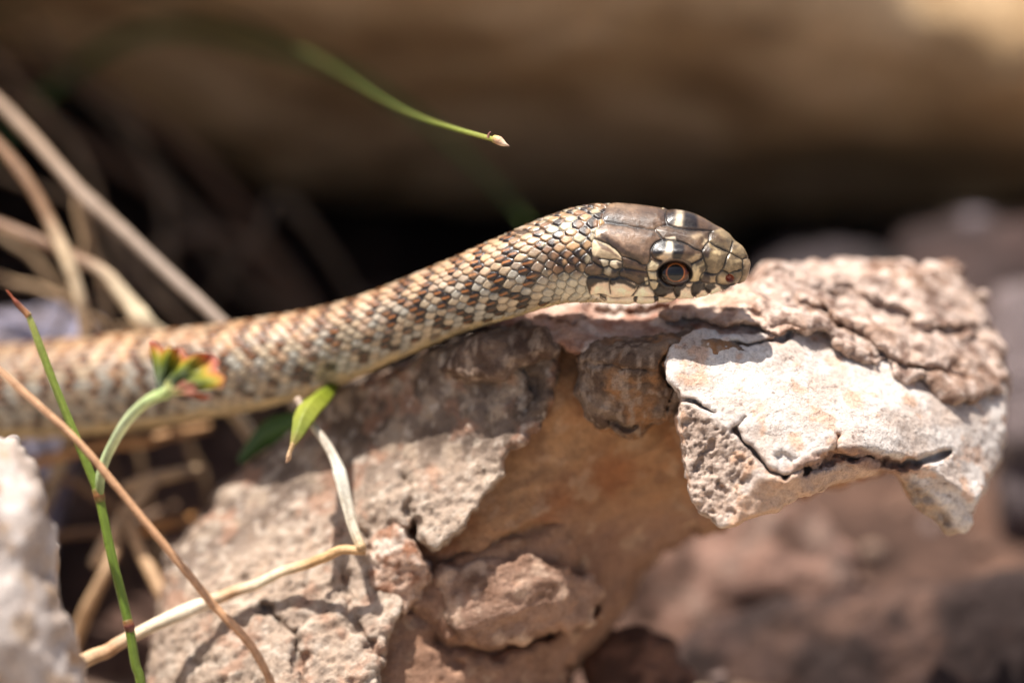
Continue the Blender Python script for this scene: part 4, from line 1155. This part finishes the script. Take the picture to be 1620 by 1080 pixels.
stem('node', None, [(201, 980, -61), (204, 990, -61), (206, 1000, -61)], [(0, 7.4), (.5, 9.0), (1, 6.4)], [(0, (140, 110, 60)), (.5, (120, 62, 56)), (1, (110, 80, 56))], MAT_GREEN, gp)
stem('leaf_stalk', None, [(158, 784, -62), (160, 750, -74), (174, 712, -92), (198, 670, -140), (224, 642, -185), (246, 628, -220), (264, 622, -238)],
     [(0, 5.5), (.1, 7.5), (.5, 8.0), (.9, 8.5), (1, 9)], [(0, (120, 142, 74)), (.15, (176, 194, 142)), (.6, (196, 208, 164)), (1, (168, 188, 120))], MAT_GREEN, gp)


def leaf_fan(name, cx, cy, d, a0, a1, R, lobes, depth, cols, parent, seed, thick=1.2):
    nt, nr = 90, 26
    th = np.radians(np.linspace(a0, a1, nt)); r = np.linspace(0.02, 1, nr)
    TH, RR = np.meshgrid(th, r, indexing='ij')
    u = (TH - th[0]) / (th[-1] - th[0])
    Rm = np.interp(u, np.linspace(0, 1, len(R)), R) * (1 - 0.13 * np.abs(np.sin(u * lobes * math.pi)) ** 8)
    Q = np.stack([u.ravel() * 200, RR.ravel() * 60, np.full(u.size, seed * 9.0)], 1)
    nz = fbm(Q, 26, 4, seed).reshape(u.shape)
    rad = RR * Rm * (1 + .07 * nz * RR)
    X = cx + rad * np.cos(TH); Y = cy - rad * np.sin(TH)
    dd = d + depth * RR * np.sin(u * lobes * 2 * math.pi) + 16 * nz * RR - 30 * RR * RR + 75 * RR * np.sin(TH)
    top = P(X.ravel(), Y.ravel(), dd.ravel()); bot = P(X.ravel(), Y.ravel(), dd.ravel() + thick)
    i = np.arange(nt * nr).reshape(nt, nr); m = nt * nr
    F = np.stack([i[:-1, :-1], i[1:, :-1], i[1:, 1:], i[:-1, 1:]], -1).reshape(-1, 4)
    rim = np.r_[i[:, 0], i[-1, 1:], i[::-1, -1][1:], i[0, ::-1][1:-1]]
    rn = np.roll(rim, -1)
    F = np.vstack([F, F[:, ::-1] + m, np.stack([rim, rim + m, rn + m, rn], 1)])
    c = ramp_cols((RR + 0.10 * nz + 0.05 * np.sin(u * lobes * 2 * math.pi)).ravel(), cols)
    vein = (np.abs(np.sin(u * lobes * 2 * math.pi + 0.6)) < .16).ravel()[:, None] * (1 - RR.ravel()[:, None]) * .5
    c = c * (1 - vein) + lin((168, 172, 130)) * vein
    return mesh_obj(name, np.vstack([top, bot]), F, MAT_LEAF, parent, np.vstack([c, c]))


FALL = [(0, (120, 130, 96)), (.2, (78, 88, 66)), (.55, (92, 108, 44)), (.74, (150, 150, 42)), (.84, (196, 164, 58)), (.95, (206, 132, 86)), (1, (190, 110, 92))]
leaf_fan('leaf_blade', 250, 624, -240, 100, 6, [84, 86, 80, 82, 92, 108, 116, 104], 3, 9, FALL, gp, 3)
leaf_fan('folded_lobe', 262, 624, -262, 40, 0, [34, 46, 54, 46], 2, 9, [(0, (176, 190, 120)), (.4, (178, 160, 110)), (.65, (186, 130, 106)), (1, (206, 150, 130))], gp, 5)
leaf_fan('folded_lobe', 262, 624, -248, 4, -9, [50, 74, 66], 2, 8, [(0, (150, 160, 80)), (.5, (176, 120, 66)), (1, (204, 112, 66))], gp, 7)
leaf_fan('bract', 252, 626, -258, 82, 30, [18, 34, 22], 1, 4, [(0, (190, 200, 140)), (1, (204, 204, 140))], gp, 8)

TANS = [(0, (206, 164, 128)), (.5, (196, 150, 112)), (1, (184, 140, 104))]
stem('straw', 'thin pinkish tan straw slanting across in front of the snake and green stalk', [(-190, 400, -120), (-90, 498, -122), (-20, 568, -125), (60, 640, -125), (130, 706, -122), (230, 826, -120), (330, 948, -115), (430, 1082, -105), G(548, -90)],
     [(0, 4), (.3, 6), (.6, 6.6), (1, 6)], TANS, MAT_STRAW)
# bent white stem: upright stalk and the dry culm it grows from
bent = thing('bent_dry_stem', 'bent whitish dry stem, kinked upright from a yellow straw lying on rock', 'grass stem', Vector(P(575, 880, 112).tolist()))
stem('upright_stalk', None, [(470, 630, 190), (492, 668, 165), (518, 704, 145), (536, 742, 132), (548, 790, 124), (558, 830, 118), (572, 868, 112)], [(0, 6), (.3, 7.5), (.46, 9), (.52, 11.5), (.75, 9), (.95, 8), (1, 9)],
     [(0, (150, 130, 112)), (.42, (196, 186, 170)), (.5, (224, 220, 206)), (.9, (222, 210, 186)), (1, (216, 180, 130))], MAT_STRAW, bent, seed=2)  # greyer top carries the snake's shadow in its colour
stem('lying_culm', None, [(576, 870, 112), (540, 872, 118), (500, 888, 130), (440, 906, 160), (400, 924, 180), (340, 948, 176), (280, 972, 170), (210, 1004, 162), (150, 1036, 150), (90, 1062, 130), (0, 1108, 90), (-110, 1180, 60), G(-260, 20)],
     [(0, 7), (.06, 8), (.2, 9), (.3, 12), (.36, 10), (.5, 13), (.62, 15), (.75, 14), (1, 9)],
     [(0, (190, 152, 108)), (.08, (192, 152, 104)), (.16, (222, 208, 180)), (.22, (178, 138, 98)), (.28, (226, 212, 188)), (.36, (220, 202, 172)), (.42, (176, 134, 96)), (.5, (206, 178, 140)), (.62, (216, 192, 154)), (1, (176, 140, 102))], MAT_STRAW, bent, seed=3, wob=5)


def leaf_strip(name, path, widths, cols, mat, parent=None, thick=2.5, fold=0.25, seed=1, nrm=None):
    q = crom(path, 60); t = np.linspace(0, 1, 60)
    C = P(q[:, 0], q[:, 1], q[:, 2]) / S
    T = np.gradient(C, axis=0); T /= np.linalg.norm(T, axis=1)[:, None]
    B = np.cross(T, FWD if nrm is None else np.asarray(nrm)); B /= np.linalg.norm(B, axis=1)[:, None]; A = np.cross(B, T)
    w = np.interp(t, [a for a, _ in widths], [b for _, b in widths])
    u = np.linspace(-1, 1, 13)
    V = C[:, None] + B[:, None] * (w[:, None] * u)[..., None] + A[:, None] * (w[:, None] * fold * (np.abs(u) * 2 - 1))[..., None]
    W = V - A[:, None] * thick
    m = 60 * 13; i = np.arange(m).reshape(60, 13)
    F = np.stack([i[:-1, :-1], i[1:, :-1], i[1:, 1:], i[:-1, 1:]], -1).reshape(-1, 4)
    rim = np.r_[i[:, 0], i[-1, 1:], i[::-1, -1][1:], i[0, ::-1][1:-1]]; rn = np.roll(rim, -1)
    F = np.vstack([F[:, ::-1], F + m, np.stack([rim, rn, rn + m, rim + m], 1)])
    c = ramp_cols(np.repeat(t, 13), cols)
    VV = np.vstack([V.reshape(-1, 3), W.reshape(-1, 3)]) * S
    return mesh_obj(name, VV, F, mat, parent, np.vstack([c, c]), origin=None if parent is not None else VV[0])


gl = thing('green_leaf', 'yellow green pointed leaf with a brown tip hanging under the snake', 'leaf', Vector(P(536, 596, 310).tolist()))
leaf_strip('blade', [(536, 596, 310), (510, 624, 225), (492, 640, 170), (480, 660, 140), (471, 684, 122), (462, 706, 110)], [(0, 6), (.2, 14), (.42, 20), (.62, 18), (.85, 10), (1, 4)],
           [(0, (70, 92, 34)), (.3, (150, 162, 50)), (.5, (176, 182, 76)), (.8, (158, 168, 78)), (1, (168, 148, 92))], MAT_LEAF, gl, fold=0.3, nrm=(0.15, 0.75, -0.65))
stem('dry_tip', None, [(463, 702, 111), (458, 715, 108), (456, 725, 106), (452, 732, 105)], [(0, 4), (.4, 3.4), (.7, 4.6), (1, 1)], [(0, (190, 160, 110)), (1, (196, 158, 130))], MAT_STRAW, gl, wob=2)
leaf_strip('shaded_leaf', [(500, 650, 330), (460, 668, 360), (420, 690, 390), (380, 730, 420)], [(0, 6), (.5, 24), (1, 8)], [(0, (58, 92, 40)), (1, (50, 80, 36))], MAT_GREEN, gl, fold=.3)

# long green blade coming out of the background
tb = thing('long_green_blade', 'thin green grass blade with a pale cut tip against the dark hollow', 'grass blade', Vector(P(*G(-420, 1900)).tolist()))
stem('blade', None, [G(-420, 1900), (-330, 500, 1920), (-200, 160, 1900), (0, 10, 1850), (160, -22, 1760), (300, 6, 1560), (420, 50, 1220), (520, 104, 900), (600, 154, 560), (660, 184, 320), (720, 204, 140), (785, 222, 20)],
     [(0, 9), (.5, 7), (.8, 4.6), (.92, 4.2), (1, 4.2)], [(0, (54, 62, 28)), (.75, (56, 64, 28)), (.9, (74, 84, 34)), (.97, (116, 124, 54)), (1, (140, 142, 66))], MAT_GREEN, tb)  # shade along the rear and sun near the tip put into the colour
stem('cut_tip', None, [(780, 221, 22), (788, 223, 18), (797, 228, 15), (806, 232, 13)], [(0, 6.4), (.35, 7), (.6, 5), (.8, 2.4), (1, .8)], [(0, (170, 160, 84)), (.3, (196, 150, 120)), (.7, (226, 200, 170)), (1, (120, 90, 80))], MAT_STRAW, tb, wob=1.5)
stem('bristle', None, [(772, 218, 22), (774, 211, 20), (777, 209, 19)], [(0, 2.6), (1, .8)], [(0, (150, 110, 90)), (1, (110, 60, 60))], MAT_STRAW, tb)
stem('grass_blade', 'faint dark green blade drooping behind the snake neck', [G(-300, 1750), (-60, 300, 1760), (200, 60, 1700), (480, 90, 1600), (640, 170, 1500), (760, 270, 1420), (840, 360, 1380)], [(0, 16), (.7, 14), (1, 3)], [(0, (62, 78, 32)), (1, (74, 92, 36))], MAT_GREEN, cat='grass blade')

# dry stems behind the snake
GR = 'dry stems behind the snake'
stem('dry_stem', 'long straight greyish dry stem sloping down behind the snake', [(-160, 20, 760), (-20, 146, 690), (60, 228, 640), (130, 308, 590), (200, 372, 560), (280, 446, 520), (362, 522, 480), (430, 590, 470), (500, 700, 480)],
     [(0, 10), (.4, 12), (.46, 15), (.5, 12), (1, 10)], [(0, (130, 104, 80)), (.35, (150, 126, 104)), (.6, (150, 132, 116)), (1, (130, 114, 100))], MAT_STRAW, group=GR)
stem('dry_stem', 'cream dry stem bending steeply downward to the snake back', [(-120, 120, 640), (-20, 212, 600), (30, 268, 570), (64, 322, 550), (92, 380, 530), (116, 438, 515), (130, 492, 520), (138, 560, 560), (120, 660, 660), (60, 820, 760), G(-20, 860)],
     [(0, 9), (.3, 11), (.36, 14), (.42, 11), (.55, 13), (1, 9)], [(0, (120, 86, 60)), (.3, (132, 100, 72)), (.38, (206, 182, 148)), (.6, (214, 196, 166)), (1, (150, 120, 92))], MAT_STRAW, group=GR)  # shaded upper part browner, sunlit lower stretch cream, both put into the colour
stem('dry_stem', 'kinked bright cream dry stem running onto the snake back', [(-160, 300, 640), (-20, 348, 590), (40, 372, 560), (120, 408, 540), (168, 436, 520), (206, 482, 505), (236, 518, 505), (280, 548, 560), (360, 640, 640), (440, 760, 760), G(560, 860)],
     [(0, 9), (.3, 11), (.36, 13), (.42, 17), (.47, 12), (.54, 18), (.6, 11), (1, 9)], [(0, (116, 86, 62)), (.3, (128, 98, 74)), (.42, (220, 202, 168)), (.56, (226, 210, 180)), (1, (150, 120, 92))], MAT_STRAW, group=GR)  # dim upper part and sunlit stretch painted into the stem
for k, (lab, path, r, cc) in enumerate([
        ('dim brown stem arching high through the dark hollow', [(-250, 60, 1750), (0, 96, 1760), (150, 142, 1770), (280, 222, 1780), (370, 318, 1790), (430, 410, 1800), (470, 500, 1800), G(500, 1820)], 18, (110, 80, 56)),
        ('dim brown stem crossing the hollow under the arching stem', [(-250, 60, 1700), (20, 162, 1710), (120, 222, 1720), (250, 300, 1730), (350, 372, 1740), (430, 470, 1760), G(470, 1780)], 16, (104, 76, 54)),
        ('dim stem lying low at the back of the hollow', [(120, 520, 1500), (230, 410, 1520), (310, 372, 1560), (390, 384, 1600), (460, 440, 1650), (520, 540, 1680)], 15, (110, 86, 66))]):
    stem('hollow_stem', lab, path, [(0, r), (1, r * .8)], [(0, cc), (1, cc)], MAT_STRAW, seed=k)
GL = 'dry litter under the snake'
for k, (lab, path, r, cc) in enumerate([
        ('blurred tan straw lying flat just under the snake belly', [(20, 744, 640), (90, 722, 650), (160, 704, 660), (240, 694, 640), (330, 676, 700)], 11, (196, 150, 104)),
        ('short pale straw lying level in the dark gap', [(196, 772, 620), (240, 758, 610), (285, 750, 600), (312, 744, 640)], 12, (206, 176, 140)),
        ('pale straw leaning up in the dark gap', [(150, 890, 640), (190, 826, 620), (226, 782, 600), (250, 748, 600)], 13, (210, 180, 146)),
        ('orange tan straw end in the dark gap', [(226, 842, 650), (260, 830, 640), (290, 824, 650), (310, 812, 700)], 10, (196, 140, 84)),
        ('thin brown straw lying along the dark gap', [(40, 770, 720), (110, 760, 720), (180, 800, 700), (240, 842, 690)], 8, (150, 114, 80)),
        ('tan straw rising beside the pale rock', [G(70, 560), (120, 1010, 540), (140, 960, 520), (166, 905, 520), (186, 860, 560), (200, 800, 620)], 12, (180, 146, 110)),
        ('beige straw slanting behind the thin pinkish straw', [(200, 800, 620), (216, 850, 560), (240, 905, 500), (270, 962, 450), (300, 1010, 400)], 12, (190, 154, 116)),
        ('brown straw lying deep under the stems', [(60, 850, 700), (130, 842, 700), (210, 828, 720), (280, 800, 760)], 9, (130, 100, 76))]):
    stem('straw', lab, path, [(0, r * .8), (.5, r), (1, r * .7)], [(0, cc), (1, np.array(cc) * .9)], MAT_STRAW, seed=k + 10, wob=4, cat='straw', group=GL)

# a tangle of thinner dry stems in the hollow and behind the body
_rng = np.random.default_rng(12)
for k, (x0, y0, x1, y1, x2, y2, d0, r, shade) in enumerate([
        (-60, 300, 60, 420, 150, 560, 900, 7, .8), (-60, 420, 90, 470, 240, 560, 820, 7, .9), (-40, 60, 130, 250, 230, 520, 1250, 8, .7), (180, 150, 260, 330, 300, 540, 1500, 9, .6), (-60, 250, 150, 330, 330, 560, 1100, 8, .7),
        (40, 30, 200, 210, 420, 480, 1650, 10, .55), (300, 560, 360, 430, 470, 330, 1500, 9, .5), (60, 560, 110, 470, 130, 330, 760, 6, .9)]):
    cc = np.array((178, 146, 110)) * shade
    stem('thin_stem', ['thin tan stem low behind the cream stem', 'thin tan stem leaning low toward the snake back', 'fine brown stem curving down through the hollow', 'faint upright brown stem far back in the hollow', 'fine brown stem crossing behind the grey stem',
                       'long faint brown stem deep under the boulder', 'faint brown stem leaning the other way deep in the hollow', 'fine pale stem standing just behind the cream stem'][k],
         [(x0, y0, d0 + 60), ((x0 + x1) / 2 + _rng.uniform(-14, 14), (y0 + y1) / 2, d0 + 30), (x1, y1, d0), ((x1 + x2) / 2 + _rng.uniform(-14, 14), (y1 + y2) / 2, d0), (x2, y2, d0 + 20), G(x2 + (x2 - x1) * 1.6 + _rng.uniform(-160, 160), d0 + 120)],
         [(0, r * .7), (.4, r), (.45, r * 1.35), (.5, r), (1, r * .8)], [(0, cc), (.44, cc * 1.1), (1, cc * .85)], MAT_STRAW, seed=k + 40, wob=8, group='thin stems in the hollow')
